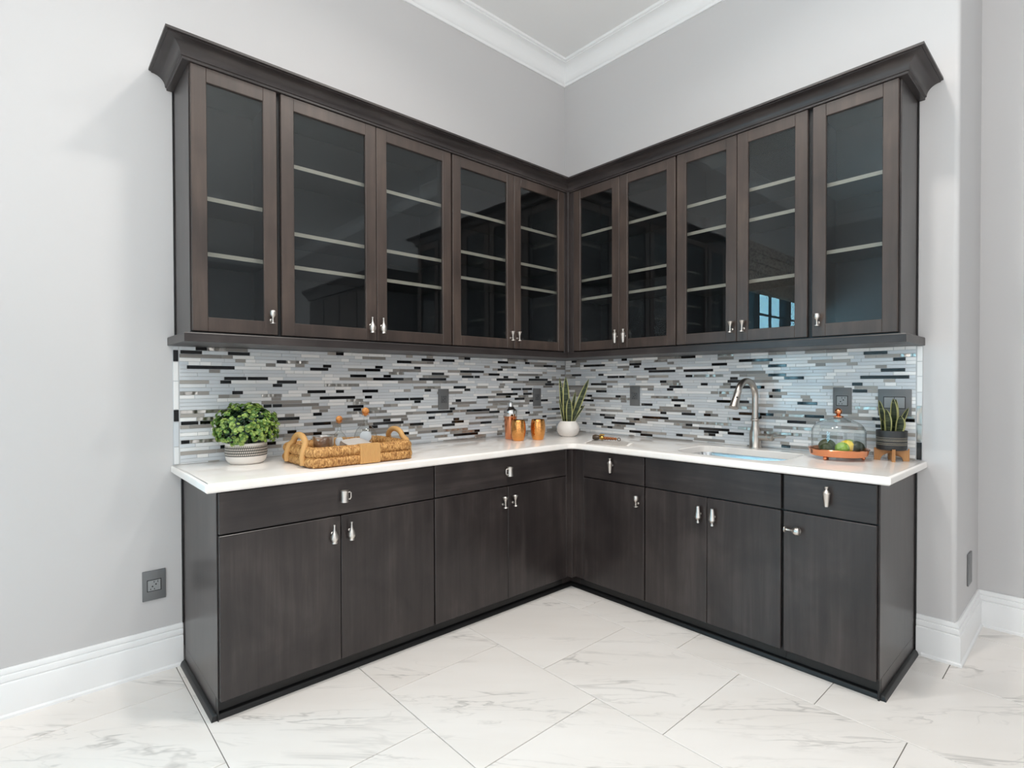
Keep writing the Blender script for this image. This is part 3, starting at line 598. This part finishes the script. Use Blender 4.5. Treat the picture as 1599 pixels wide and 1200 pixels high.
# ------------------------------------------------------------------ outlets and switch plates
def outlet(label, f, s, z, w, h, d0, style, group='grey outlet plates'):
    t = thing('outlet_plate' if style != 'switch' else 'switch_plate', label, 'outlet' if style != 'switch' else 'switch', f(s, d0, z - h / 2), group)
    bm = NB(); box(bm, (s - w / 2, d0, z - h / 2), (s + w / 2, d0 + .007, z + h / 2), .0022, 2, f=f); pl = obj('plate', bm, M['plate'], t, 30)
    if style == 'blank': return t
    iw, ih = (.048, .046) if style != 'switch' else (w * .62, .052)
    m = M['insert'] if style != 'dark' else M['insert_d']
    bm = NB(); box(bm, (s - iw / 2 - .003, d0 + .004, z - ih / 2 - .003), (s + iw / 2 + .003, d0 + .0074, z + ih / 2 + .003), f=f); obj('insert_frame', bm, M['hole'] if style != 'dark' else M['plate'], t, 0)
    if style == 'switch':
        for a, b in ((-iw / 2, -.001), (.001, iw / 2)):
            bm = NB(); box(bm, (s + a, d0 + .005, z - ih / 2), (s + b, d0 + .0095, z + ih / 2), .001, f=f); obj('switch_rocker', bm, m, t, 30)
        return t
    bm = NB(); box(bm, (s - iw / 2, d0 + .005, z - ih / 2), (s + iw / 2, d0 + .009, z + ih / 2), .0008, f=f); ins = obj('receptacle', bm, m, t, 30)
    bm = NB(); sg = -1 if f is L else 1
    for cx, cz, up_ in ((.010, .009, 1), (-.010, -.009, -1)):
        lathe(bm, [(0, 0), (.0032, 0), (.0032, .0006), (0, .0006)], (s + sg * cx * .65, d0 + .0088, z + cz * .45), 10, Matrix(((1, 0, 0), (0, 0, 1), (0, -1, 0))), f)
        for dx in (-.007, .007): box(bm, (s + sg * (cx * .65 + dx) - .0012, d0 + .0088, z + cz * .45 + up_ * .008), (s + sg * (cx * .65 + dx) + .0012, d0 + .0094, z + cz * .45 + up_ * .015), f=f)
    obj('slots', bm, M['hole'], ins, 0)
    return t
D8 = DT + .0024
outlet('grey outlet plate on the mosaic between the tray and the copper shaker', L, 1.155, 1.18, .080, .130, D8, 'dark')
outlet('grey outlet plate on the mosaic left of the tall snake plant', L, .318, 1.178, .080, .130, D8, 'dark')
outlet('grey outlet plate on the mosaic right of the tall snake plant', R, .660, 1.192, .080, .135, D8, 'dark')
outlet('grey outlet plate with pale sockets on the mosaic above the cake dome', R, 1.928, 1.188, .085, .135, D8, 'light')
outlet('wide double switch plate on the mosaic behind the small planter', R, 2.152, 1.184, .135, .130, D8, 'switch', 'grey switch plates')
outlet('grey outlet plate low on the wall left of the cabinets', L, 2.708, .388, .088, .132, .0005, 'light')
outlet('dark plate on the narrow wall return at right, above the baseboard', lambda s, d, z: (s, VR + d, z), -.32, .363, .10, .155, .0005, 'blank')

# ------------------------------------------------------------------ countertop objects
def leafblade(bm, base, tip, width, bend, face, n=12, edge=.16):
    """snake plant blade: five columns, margin faces in slot 1"""
    base, tip = Vector(base), Vector(tip); ax = (tip - base); sd = ax.cross(Vector(face)).normalized(); nr = sd.cross(ax).normalized(); rows = []
    for i in range(n + 1):
        t = i / n; w = width * (.62 + .75 * t - .35 * t * t) * (1 - t ** 3.2) ** .8 * .62 + .0006
        c = base + ax * t + nr * (bend * sin(pi * t)) ; tw = .25 * t
        s2 = sd * cos(tw) + nr * sin(tw); n2 = nr * cos(tw) - sd * sin(tw); row = []
        for k, x in enumerate((-1, -1 + 2 * edge, 0, 1 - 2 * edge, 1)): row.append(bm.verts.new(c + s2 * (x * w) + n2 * (abs(x) * w * .28)))
        rows.append(row)
    for A, B in zip(rows, rows[1:]):
        for k in range(4): bm.faces.new((A[k], A[k + 1], B[k + 1], B[k])).material_index = 1 if k in (0, 3) else 0
def snake_leaf(par, base, tip, width, bend, face):
    bm = NB(); leafblade(bm, base, tip, width, bend, face); bmesh.ops.solidify(bm, geom=list(bm.faces), thickness=.0016)
    return obj('leaf', bm, [M['snake'], M['snake_edge']], par, 60)

# faux boxwood in a striped pot
px, py = 2.364, .155
pp = thing('potted_plant', 'round leafy green plant in a white pot with black stripe pattern', 'plant', (px, py, CT))
bm = NB(); uvl = bm.loops.layers.uv.new('UVMap'); n = 48
prof = [(.0, 0, 0), (.066, 0, 0), (.076, .006, 0), (.084, .018, 0), (.0875, .034, .0)]; 
lathe(bm, [(r, z) for r, z, _ in prof] + [(.0885, .040)], (px, py, CT), n, cap=False); base_faces = len(bm.faces)
pot = obj('pot', bm, M['ceramic'], pp, 40)
bm = NB(); uvl = bm.loops.layers.uv.new('UVMap'); rows = [(.0885, .038), (.0895, .046), (.0895, .058), (.0893, .070), (.0885, .086)]
rg = [[bm.verts.new((px + r * cos(2 * pi * i / n), py + r * sin(2 * pi * i / n), CT + z)) for i in range(n)] for r, z in rows]
for a in range(len(rows) - 1):
    for i in range(n):
        j = (i + 1) % n; fc = bm.faces.new((rg[a][i], rg[a][j], rg[a + 1][j], rg[a + 1][i]))
        for lp, (uu, zz) in zip(fc.loops, ((i, rows[a][1]), (i + 1, rows[a][1]), (i + 1, rows[a + 1][1]), (i, rows[a + 1][1]))): lp[uvl].uv = (uu / n, (zz - .038) / .012)
obj('stripe_band', bm, M['stripes'], pot, 60)['label'] = 'band of black lines and dashes around the white pot'
bm = NB(); lathe(bm, [(.0885, .085), (.0885, .094), (.087, .097), (.083, .097), (.080, .088), (0, .088)], (px, py, CT), n, cap=False); obj('pot_rim', bm, M['ceramic'], pot, 40)
bm = NB(); rnd = random.Random(5); C0 = Vector((px, py + .004, CT + .168))
def roundleaf(bm, c, nrm, r, mi):
    nrm = nrm.normalized(); u = nrm.orthogonal().normalized(); u = Matrix.Rotation(rnd.random() * 6.3, 3, nrm) @ u; v = nrm.cross(u)
    m = bm.verts.new(c - nrm * r * .25); ring_ = [bm.verts.new(c + (u * cos(a) * 1.12 + v * sin(a) * .88) * r) for a in [2 * pi * i / 7 for i in range(7)]]
    for i in range(7): bm.faces.new((m, ring_[i], ring_[(i + 1) % 7])).material_index = mi
def dirn():
    z = rnd.uniform(-.62, 1); a = rnd.uniform(0, 2 * pi); s = math.sqrt(1 - z * z); return Vector((s * cos(a), s * sin(a), z))
for k in range(470):
    d = dirn(); rr_ = rnd.uniform(.74, 1.08); c = C0 + Vector((d.x * .132, d.y * .125, d.z * .110)) * rr_
    if c.z < CT + .085 or c.y < .022: continue
    out = (d + Vector((rnd.uniform(-.5, .5), rnd.uniform(-.5, .5), rnd.uniform(-.1, .7)))).normalized()
    for j in range(5):
        sd = out.orthogonal().normalized(); sd = Matrix.Rotation(j * 2 * pi / 4 + rnd.random(), 3, out) @ sd
        cc = c + (sd * .0085 if j < 4 else out * .005); nn = (out + sd * (.55 if j < 4 else 0)) 
        roundleaf(bm, cc, nn, rnd.uniform(.0062, .0095), 0 if (j == 4 or rr_ > .97 and rnd.random() < .5) else (1 if rr_ > .88 else 2))
for k in range(520):
    d = dirn(); c = C0 + Vector((d.x * .122, d.y * .112, d.z * .10)) * rnd.uniform(.5, .84)
    if c.z < CT + .085 or c.y < .022: continue
    roundleaf(bm, c, d + dirn() * .6, rnd.uniform(.008, .012), 2)
obj('foliage', bm, [M['leaf_l'], M['leaf_m'], M['leaf_d']], pp, 0)['kind'] = 'stuff'
bm = NB()
for k in range(26):
    d = dirn(); d.z = abs(d.z); tube(bm, [(px + d.x * .03, py + d.y * .03, CT + .086), C0 + Vector((d.x * .06, d.y * .055, d.z * .05 - .01)), C0 + Vector((d.x * .105, d.y * .095, d.z * .085))], .0014, 5)
obj('stems', bm, M['leaf_d'], pp, 60)['kind'] = 'stuff'

# woven tray
TX0, TX1, TY0, TY1 = 1.703, 2.232, .185, .578
tr = thing('woven_tray', 'rectangular woven seagrass tray with two rope handles on the counter', 'tray', ((TX0 + TX1) / 2, (TY0 + TY1) / 2, CT))
bm = NB(); box(bm, (TX0 + .02, TY0 + .02, CT + .002), (TX1 - .02, TY1 - .02, CT + .014), .003); obj('tray_bottom', bm, M['woven'], tr, 30)
def rope_ring(zc_, r, inset, ph):
    c = rrect(TX0 + inset, TX1 - inset, TY0 + inset, TY1 - inset, (.045,) * 4, 10); P = [Vector((x, y, zc_)) for x, y in c] ; out = []
    for a, b in zip(P, P[1:] + P[:1]):
        k = max(1, int((b - a).length / .003)); out += [a.lerp(b, i / k) for i in range(k)]
    # resample to even spacing for an even twist
    bm = NB(); tube(bm, out, r, 24, True, rf=lambda th, i: 1 + .15 * abs(sin(2.5 * th + ph * i * .42)) ** .6 - .11)
    return obj('rope_roll', bm, M['woven'], tr, 60)
rope_ring(CT + .0248, .0235, .0235, 1); rope_ring(CT + .0668, .0235, .026, -1)
for sx, cu in ((1, TX1 - .022), (-1, TX0 + .022)):
    bm = NB(); ym = (TY0 + TY1) / 2 + .02; pts = [(cu + sx * .021, ym - .095, CT + .012), (cu + sx * .023, ym - .093, CT + .05), (cu + sx * .012, ym - .086, CT + .088)]
    pts += [(cu, ym - .075 * cos(math.radians(a)), CT + .088 + .050 * sin(math.radians(a))) for a in range(20, 161, 14)]
    pts += [(cu + sx * .012, ym + .086, CT + .088), (cu + sx * .023, ym + .093, CT + .05), (cu + sx * .021, ym + .095, CT + .012)]
    nn = len(pts); tube(bm, pts, .0135, 12, rf=lambda th, i: 1 + .04 * sin(3 * th + i * 2)); obj('handle', bm, M['rope'], tr, 60)['label'] = 'pale rope handle'
for yy, sg in ((TY1 - .0235, 1), (TY0 + .0235, -1)):
    bm = NB(); q = [(-.004, .002), (.0255, .004), (.0275, .045), (.024, .09), (.0, .0935), (-.024, .088), (-.026, .02)]
    x0, x1 = 1.905, 2.003
    nw = 28; rgs = [[bm.verts.new((x0 + (x1 - x0) * i / nw, yy + sg * a * (1 + (.07 if i % 2 else 0)), CT + b)) for a, b in q] for i in range(nw + 1)]
    for A, B in zip(rgs, rgs[1:]):
        for i in range(len(q)): bm.faces.new((A[i], A[(i + 1) % len(q)], B[(i + 1) % len(q)], B[i]))
    bm.faces.new(rgs[0]); bm.faces.new(rgs[-1]); obj('wrap_band', bm, M['rope'], tr, 20)['label'] = 'pale cord wrapped around the tray wall'
TZ = CT + .0145
def decanter(label, x, y, r, hbody, hneck, rs):
    t = thing('decanter', label, 'decanter', (x, y, TZ), 'round glass decanters')
    p = [(0, 0), (r * .6, 0), (r * .72, .004)] + [(r * sin(math.radians(a)), hbody / 2 - hbody / 2 * cos(math.radians(a))) for a in range(50, 160, 10)]
    rn = rs * .55; p = p + [(rn * 1.15, hbody * 1.02), (rn, hbody + .012), (rn, hbody + hneck - .008), (rn * 1.3, hbody + hneck - .006), (rn * 1.3, hbody + hneck)]
    bm = NB(); lathe(bm, p, (x, y, TZ), 32, cap=False); obj('bottle_body', bm, M['glass'], t, 60)
    zt_ = TZ + hbody + hneck; bm = NB(); lathe(bm, [(0, -.006), (rn * .7, -.006), (rn * .7, .0), (rs * 1.0, .0), (rs * 1.02, .003), (rs * .6, .0035)] + [(rs * cos(math.radians(a)), .001 + rs + rs * sin(math.radians(a))) for a in range(-66, 90, 12)] + [(0, .001 + 2 * rs)], (x, y, zt_), 20); obj('stopper', bm, M['cork'], t, 40)['label'] = 'round cork ball stopper'
    bm = NB(); vd = (Vector((CX, CY, 0)) - Vector((x, y, 0))).normalized(); th0 = math.atan2(vd.y, vd.x); rows = []
    for j in range(7):
        el = math.radians(-4 + 6.5 * j); row = []
        for i in range(9):
            th = th0 + math.radians(-30 + 7.5 * i) * math.sqrt(max(.05, 1 - ((j - 3) / 3.6) ** 2)); rr_ = r * 1.008
            row.append(bm.verts.new((x + rr_ * cos(el) * cos(th), y + rr_ * cos(el) * sin(th), TZ + hbody / 2 + hbody / 2 * sin(el))))
        rows.append(row)
    for A, B in zip(rows, rows[1:]):
        for i in range(8): bm.faces.new((A[i], A[i + 1], B[i + 1], B[i]))
    bmesh.ops.solidify(bm, geom=list(bm.faces), thickness=.0006); obj('bottle_label', bm, M['label'], t, 60)['label'] = 'pale silvery oval label'
    return t
decanter('smaller round glass decanter with cork ball stopper in the woven tray', 2.000, .35, .0385, .122, .044, .0155)
decanter('larger round glass decanter with cork ball stopper in the woven tray', 1.862, .35, .057, .150, .046, .0185)
bm = NB(); lathe(bm, [(0, 0), (.026, 0), (.030, .004), (.040, .034), (.0465, .066), (.0475, .092), (.0495, .106), (.0475, .106), (.0455, .092), (.0445, .066), (.037, .034), (.02, .012), (0, .010)], (2.083, .36, TZ), 28)
tag(obj('metal_bowl', bm, M['silver_h'], smooth=50), 'small hammered silver bowl at the left in the woven tray', 'bowl')
bm = NB(); N1, N2 = 12, 8; g = []
for i in range(N1 + 1):
    row = []
    for j in range(N2 + 1):
        a, b = i / N1, j / N2; x = 2.02 - .135 * a + .012 * sin(5 * b); hp = .074 + .022 * sin(pi * (.15 + .8 * a))
        y = .405 + .022 * min(1, b / .3) + .085 * max(0, (b - .3) / .7); z = TZ + .004 + (hp * (b / .3) if b < .3 else hp - (hp - .047) * ((b - .3) / .7)) + .002 * sin(9 * a + 4 * b); row.append(bm.verts.new((x, y, z)))
    g.append(row)
for i in range(N1):
    for j in range(N2): bm.faces.new((g[i][j], g[i + 1][j], g[i + 1][j + 1], g[i][j + 1]))
bmesh.ops.solidify(bm, geom=list(bm.faces), thickness=.004)
tag(obj('folded_napkin', bm, M['linen'], smooth=60), 'folded white napkin leaning on the front wall of the woven tray', 'napkin')

# cocktail shaker and mugs
sx_, sy_ = .745, .193
sk2 = thing('cocktail_shaker', 'copper cocktail shaker with chrome cap behind the copper mugs', 'shaker', (sx_, sy_, CT))
bm = NB(); lathe(bm, [(0, 0), (.034, 0), (.036, .003), (.042, .135), (.0425, .150)], (sx_, sy_, CT), 28); obj('shaker_body', bm, M['copper_s'], sk2, 40)
bm = NB(); lathe(bm, [(.0425, .1502), (.0435, .152), (.0435, .186), (.041, .192), (.029, .200), (.024, .210), (.020, .2135), (0, .2135)], (sx_, sy_, CT), 28); obj('strainer_top', bm, M['chrome'], sk2, 40)
bm = NB(); lathe(bm, [(.0185, .2136), (.0185, .232), (.016, .242), (.009, .247), (0, .248)], (sx_, sy_, CT), 24); obj('cap', bm, M['chrome'], sk2, 40)
def mug(label, x, y):
    bm = NB(); h = .132; p = [(0, 0), (.033, 0), (.036, .004)] + [(.036 + .0125 * sin(pi * (.04 + .80 * i / 12)), .004 + (h - .004) * i / 12) for i in range(1, 13)]
    r = p[-1][0]; p += [(r - .001, h + .001), (r - .003, h), (r + .002, h * .6), (r - .002, h * .2), (0, .006)]
    lathe(bm, p, (x, y, CT), 32); tag(obj('copper_mug', bm, M['copper'], smooth=60), label, 'mug', 'hammered copper mugs')
mug('copper barrel mug standing in front of the cocktail shaker', .785, .312); mug('copper barrel mug beside the white pot of the tall snake plant', .652, .357)

# tall snake plant in white pot near the corner
qx, qy = .338, .338
sn = thing('snake_plant', 'tall snake plant in a round white textured pot in the counter corner', 'plant', (qx, qy, CT))
bm = NB(); prof = [(0, 0), (.045, 0), (.052, .003)] + [(.052 + .0245 * sin(pi * i / 10 * .92 + .12), .003 + .099 * i / 10) for i in range(1, 11)] + [(.055, .106), (.051, .106), (.049, .096), (0, .095)]
lathe(bm, prof, (qx, qy, CT), 36)
for v in bm.verts:                                            # faceted relief on the belly
    d = Vector((v.co.x - qx, v.co.y - qy, 0)); h = v.co.z - CT
    if .008 < h < .1 and d.length > .05:
        th = math.atan2(d.y, d.x); v.co += d.normalized() * .0022 * (1 if (int(round(th / (2 * pi / 36))) + int(round((h - .003) / .0099))) % 2 else -1)
obj('pot', bm, M['ceramic'], sn, 20)
bm = NB(); lathe(bm, [(0, .097), (.048, .097), (.0, .099)], (qx, qy, CT), 24, cap=False); obj('soil', bm, M['soil'], sn)
Vx = Vector((rt.x, rt.y, 0)).normalized(); Vf = Vector((-fw.x, -fw.y, 0)).normalized(); B0 = Vector((qx, qy, CT + .09))
for bx, bf, tx, tf, tz, w_, bd in ((-.012, .0, -.016, -.01, .322, .046, .01), (.004, .028, .004, .035, .178, .044, .006), (.022, -.004, .142, .01, .305, .040, -.012), (-.026, -.012, -.056, -.03, .318, .026, .008), (.014, -.016, .054, -.02, .220, .026, .0), (-.03, .012, -.064, .02, .172, .016, .014), (.03, .014, .112, .03, .128, .013, -.02)):
    snake_leaf(sn, B0 + Vx * bx + Vf * bf, B0 + Vx * tx + Vf * tf + Vector((0, 0, tz)), w_, bd, Vf)

# napkin with bottle opener
C4 = [Vector((.612, .725, 0)), Vector((.545, .975, 0)), Vector((.395, .900, 0)), Vector((.440, .640, 0))]
na = thing('fringed_napkin', 'white fringed napkin lying on the counter under the bottle opener', 'napkin', (.5, .8, CT))
bm = NB(); N = 16; g = []
for i in range(N + 1):
    row = []
    for j in range(N + 1):
        a, b = i / N, j / N; p = C4[0].lerp(C4[1], a).lerp(C4[3].lerp(C4[2], a), b); row.append(bm.verts.new((p.x, p.y, CT + .006 + .0025 * sin(7 * a + 2) * sin(6 * b + 1) + .002 * cos(11 * b + 3 * a))))
    g.append(row)
for i in range(N):
    for j in range(N): bm.faces.new((g[i][j], g[i + 1][j], g[i + 1][j + 1], g[i][j + 1]))
bmesh.ops.solidify(bm, geom=list(bm.faces), thickness=.0035); obj('cloth', bm, M['linen'], na, 60)
bm = NB(); rnd = random.Random(3)
for A, B, O in ((C4[0], C4[1], C4[3]), (C4[1], C4[2], C4[0]), (C4[0], C4[3], C4[1])):
    outv = ((A + B) / 2 - sum(C4, Vector()) / 4).normalized()
    for k in range(60):
        p = A.lerp(B, k / 59) + Vector((0, 0, CT + .004)); tube(bm, [p - outv * .004, p + outv * .012 + Vector((rnd.uniform(-.002, .002), rnd.uniform(-.002, .002), -.0015))], .0011, 4)
obj('fringe', bm, M['linen'], na, 0)['kind'] = 'stuff'
op = thing('bottle_opener', 'bottle opener with dark head, brass collar and amber beaded handle on the white napkin', 'opener', (.45, .73, CT + .012))
P0, P1 = Vector((.462, .662, CT + .026)), Vector((.405, .812, CT + .022)); ax = (P1 - P0).normalized(); q = ax.to_track_quat('Z', 'Y').to_matrix(); ln = (P1 - P0).length
bm = NB(); lathe(bm, [(0, -.004), (.013, -.002), (.0175, .012), (.016, .03), (.010, .042), (0, .042)], P0, 16, q); obj('opener_head', bm, M['horn'], op, 40)
bm = NB(); lathe(bm, [(.009, .040), (.0135, .046), (.016, .056), (.0135, .066), (.009, .07)], P0 , 16, q)
tube(bm, [P0 + ax * .034 + Vector((0, 0, .008)), P0 + ax * .045 + Vector((-.012, -.004, .018)), P0 + ax * .066 + Vector((-.02, -.008, .016))], .004, 8); obj('brass_collar', bm, M['brass'], op, 40)
for i in range(5):
    c = P0 + ax * (.078 + i * .0165) + Vector((0, 0, -.002)); r = (.0115, .0105, .010, .0095, .009)[i]
    bm = NB(); lathe(bm, [(0, -r)] + [(r * cos(math.radians(a)), r * sin(math.radians(a))) for a in range(-75, 90, 15)] + [(0, r)], c, 14, q); obj('bead', bm, M['amber'], op, 60)
bm = NB(); c = P0 + ax * .166 + Vector((0, 0, -.004)); tube(bm, [c + (q @ Vector((.0, .009 * cos(a), .009 * sin(a)))) for a in [2 * pi * i / 14 for i in range(14)]], .0028, 8, True); obj('end_ring', bm, M['horn'], op, 60)
for o in (op,):
    pass

# cake dome with fruit
kx, ky = .218, 1.972
ck = thing('cake_dome', 'glass cloche with copper knob on a footed copper tray near the right end', 'cake dome', (kx, ky, CT))
bm = NB(); R0 = .1245; zp = CT + .017
lathe(bm, [(0, 0), (R0 - .012, 0), (R0 - .006, .002), (R0 - .002, .012), (R0 + .001, .028), (R0 + .005, .032), (R0 + .003, .035), (R0 - .004, .031), (R0 - .008, .016), (R0 - .014, .010), (0, .010)], (kx, ky, zp), 48); obj('copper_tray', bm, M['copper_s'], ck, 40)
for a in (-15, 105, 225):
    a = math.radians(a); bm = NB(); r = .0095; c = (kx + .101 * cos(a), ky + .101 * sin(a), CT + .0095); lathe(bm, [(0, -r)] + [(r * cos(math.radians(b)), r * sin(math.radians(b))) for b in range(-75, 90, 15)] + [(0, r)], c, 14); obj('ball_foot', bm, M['copper_s'], ck, 60)
zd = zp + .0105
bm = NB(); RD = .1145; prof = [(RD, 0), (RD, .095)] + [(RD - .062 + .062 * cos(math.radians(a)), .095 + .062 * sin(math.radians(a))) for a in range(10, 80, 10)] + [(.045, .166), (.02, .1715), (.006, .173)]
prof2 = [(r - .0025, z - (.0025 if i > 2 else 0)) for i, (r, z) in enumerate(prof)][::-1]
lathe(bm, prof, (kx, ky, zd), 56, cap=False); obj('glass_dome', bm, M['dome'], ck, 60)
bm = NB(); lathe(bm, [(.0, .172), (.022, .1735), (.022, .178), (.012, .181), (.008, .187)] + [(.0165 * cos(math.radians(a)), .2005 + .0165 * sin(math.radians(a))) for a in range(-55, 90, 15)] + [(0, .217)], (kx, ky, zd), 22); obj('dome_knob', bm, M['copper_s'], ck, 50)
def fruit(name, label, m, sx, sf, r, stretch=1.2, ax=None, tip=0):
    c = Vector((kx, ky, 0)) + Vx * sx + Vf * sf; c.z = zp + .0105 + r * .98
    bm = NB(); p = [(0, -r * stretch - tip)] + [(r * cos(math.radians(a)) * (1 - .02 * abs(sin(math.radians(a)))), r * stretch * sin(math.radians(a))) for a in range(-78, 90, 13)] + [(0, r * stretch + tip)]
    lathe(bm, p, c, 20, Vector(ax or (1, .2, .1)).to_track_quat('Z', 'Y').to_matrix()); tag(obj(name, bm, m, smooth=70), label, 'fruit', 'fruit under the glass dome')
fruit('dark_lime', 'dark green lime at the far left under the glass dome', M['lime_d'], -.077, .030, .0275, 1.05, Vx + Vf * .4)
fruit('dark_lime', 'dark green lime second from left under the glass dome', M['lime_d'], -.046, -.014, .034, 1.1, Vx + Vf * .6)
fruit('lime', 'bright green lime in the front middle under the glass dome', M['lime'], -.020, .064, .030, 1.06, Vx * .2 + Vf)
fruit('lemon', 'yellow lemon in the middle under the glass dome', M['lemon'], .021, .030, .033, 1.12, Vx * .3 + Vf + Vector((0, 0, .5)), .006)
fruit('avocado', 'dark green avocado at the right front under the glass dome', M['avo'], .058, .046, .032, 1.08, Vx * .8 + Vf * .4)
fruit('lime', 'light green lime at the far right behind the avocado under the dome', M['lime'], .072, -.030, .032, 1.05, Vx + Vf * .2)

# small snake plant in black planter on a wooden stand
bx_, by_ = .098, 2.160
ws = thing('plant_stand', 'small wooden plant stand with arched cross legs under the black planter', 'stand', (bx_, by_, CT))
for k, a in enumerate((20, 110)):
    a = math.radians(a); d = Vector((cos(a), sin(a), 0)); s = Vector((-sin(a), cos(a), 0)) * .0065; bm = NB()
    W_, H_ = .0685, .058
    outl = [(-W_, 0), (-W_ + .024, 0)] + [(-(W_ - .024) * cos(math.radians(t)), (.036 if k == 0 else .036) * sin(math.radians(t)) + .0) for t in range(8, 180, 12)] + [(W_ - .024, 0), (W_, 0), (W_, H_), (W_ - .0045, H_), (W_ - .0055, H_ - .008), (-(W_ - .0055), H_ - .008), (-(W_ - .0045), H_), (-W_, H_)]
    A = [bm.verts.new(Vector((bx_, by_, CT)) + d * x - s + Vector((0, 0, z))) for x, z in outl]; B = [bm.verts.new(Vector((bx_, by_, CT)) + d * x + s + Vector((0, 0, z))) for x, z in outl]
    bm.faces.new(A); bm.faces.new(B)
    for i in range(len(A)): j = (i + 1) % len(A); bm.faces.new((A[i], A[j], B[j], B[i]))
    bmesh.ops.triangulate(bm, faces=[f_ for f_ in bm.faces if len(f_.verts) > 4]); obj('cross_leg', bm, M['stand_wood'], ws, 0)
pl = thing('small_snake_plant', 'short snake plant in a black gold-lined planter at the right end of the counter', 'plant', (bx_, by_, CT + .05))
bm = NB(); zq = CT + .0505; lathe(bm, [(0, 0), (.053, 0), (.058, .003), (.0605, .010), (.062, .09), (.061, .092), (.0575, .092), (.0565, .08), (0, .078)], (bx_, by_, zq), 40); pt = obj('planter', bm, M['matte_black'], pl, 40)
for z in (.026, .033, .044, .050, .058):
    bm = NB(); lathe(bm, [(.0612 , z), (.0626, z + .0009), (.0612, z + .0018)], (bx_, by_, zq), 40, cap=False); obj('gold_line', bm, M['gold_line'], pt, 60)['label'] = 'thin gold line around the planter'
bm = NB(); lathe(bm, [(0, .0815), (.0555, .0805), (0, .080)], (bx_, by_, zq), 24, cap=False); obj('soil', bm, M['soil'], pl)
B0 = Vector((bx_, by_, zq + .076))
for bx, bf, tx, tf, tz, w_, bd in ((.010, .026, .022, .026, .086, .045, .004), (-.030, .016, -.043, .02, .118, .033, .006), (.002, -.004, .006, .0, .166, .037, .006), (.027, -.014, .033, -.02, .164, .026, .0), (-.023, -.018, -.040, -.03, .158, .026, .004), (.034, .006, .080, .0, .122, .022, -.012), (-.037, -.006, -.044, -.002, .07, .018, .0)):
    snake_leaf(pl, B0 + Vx * bx + Vf * bf, B0 + Vx * tx + Vf * tf + Vector((0, 0, tz)), w_, bd, Vf + Vx * .1)
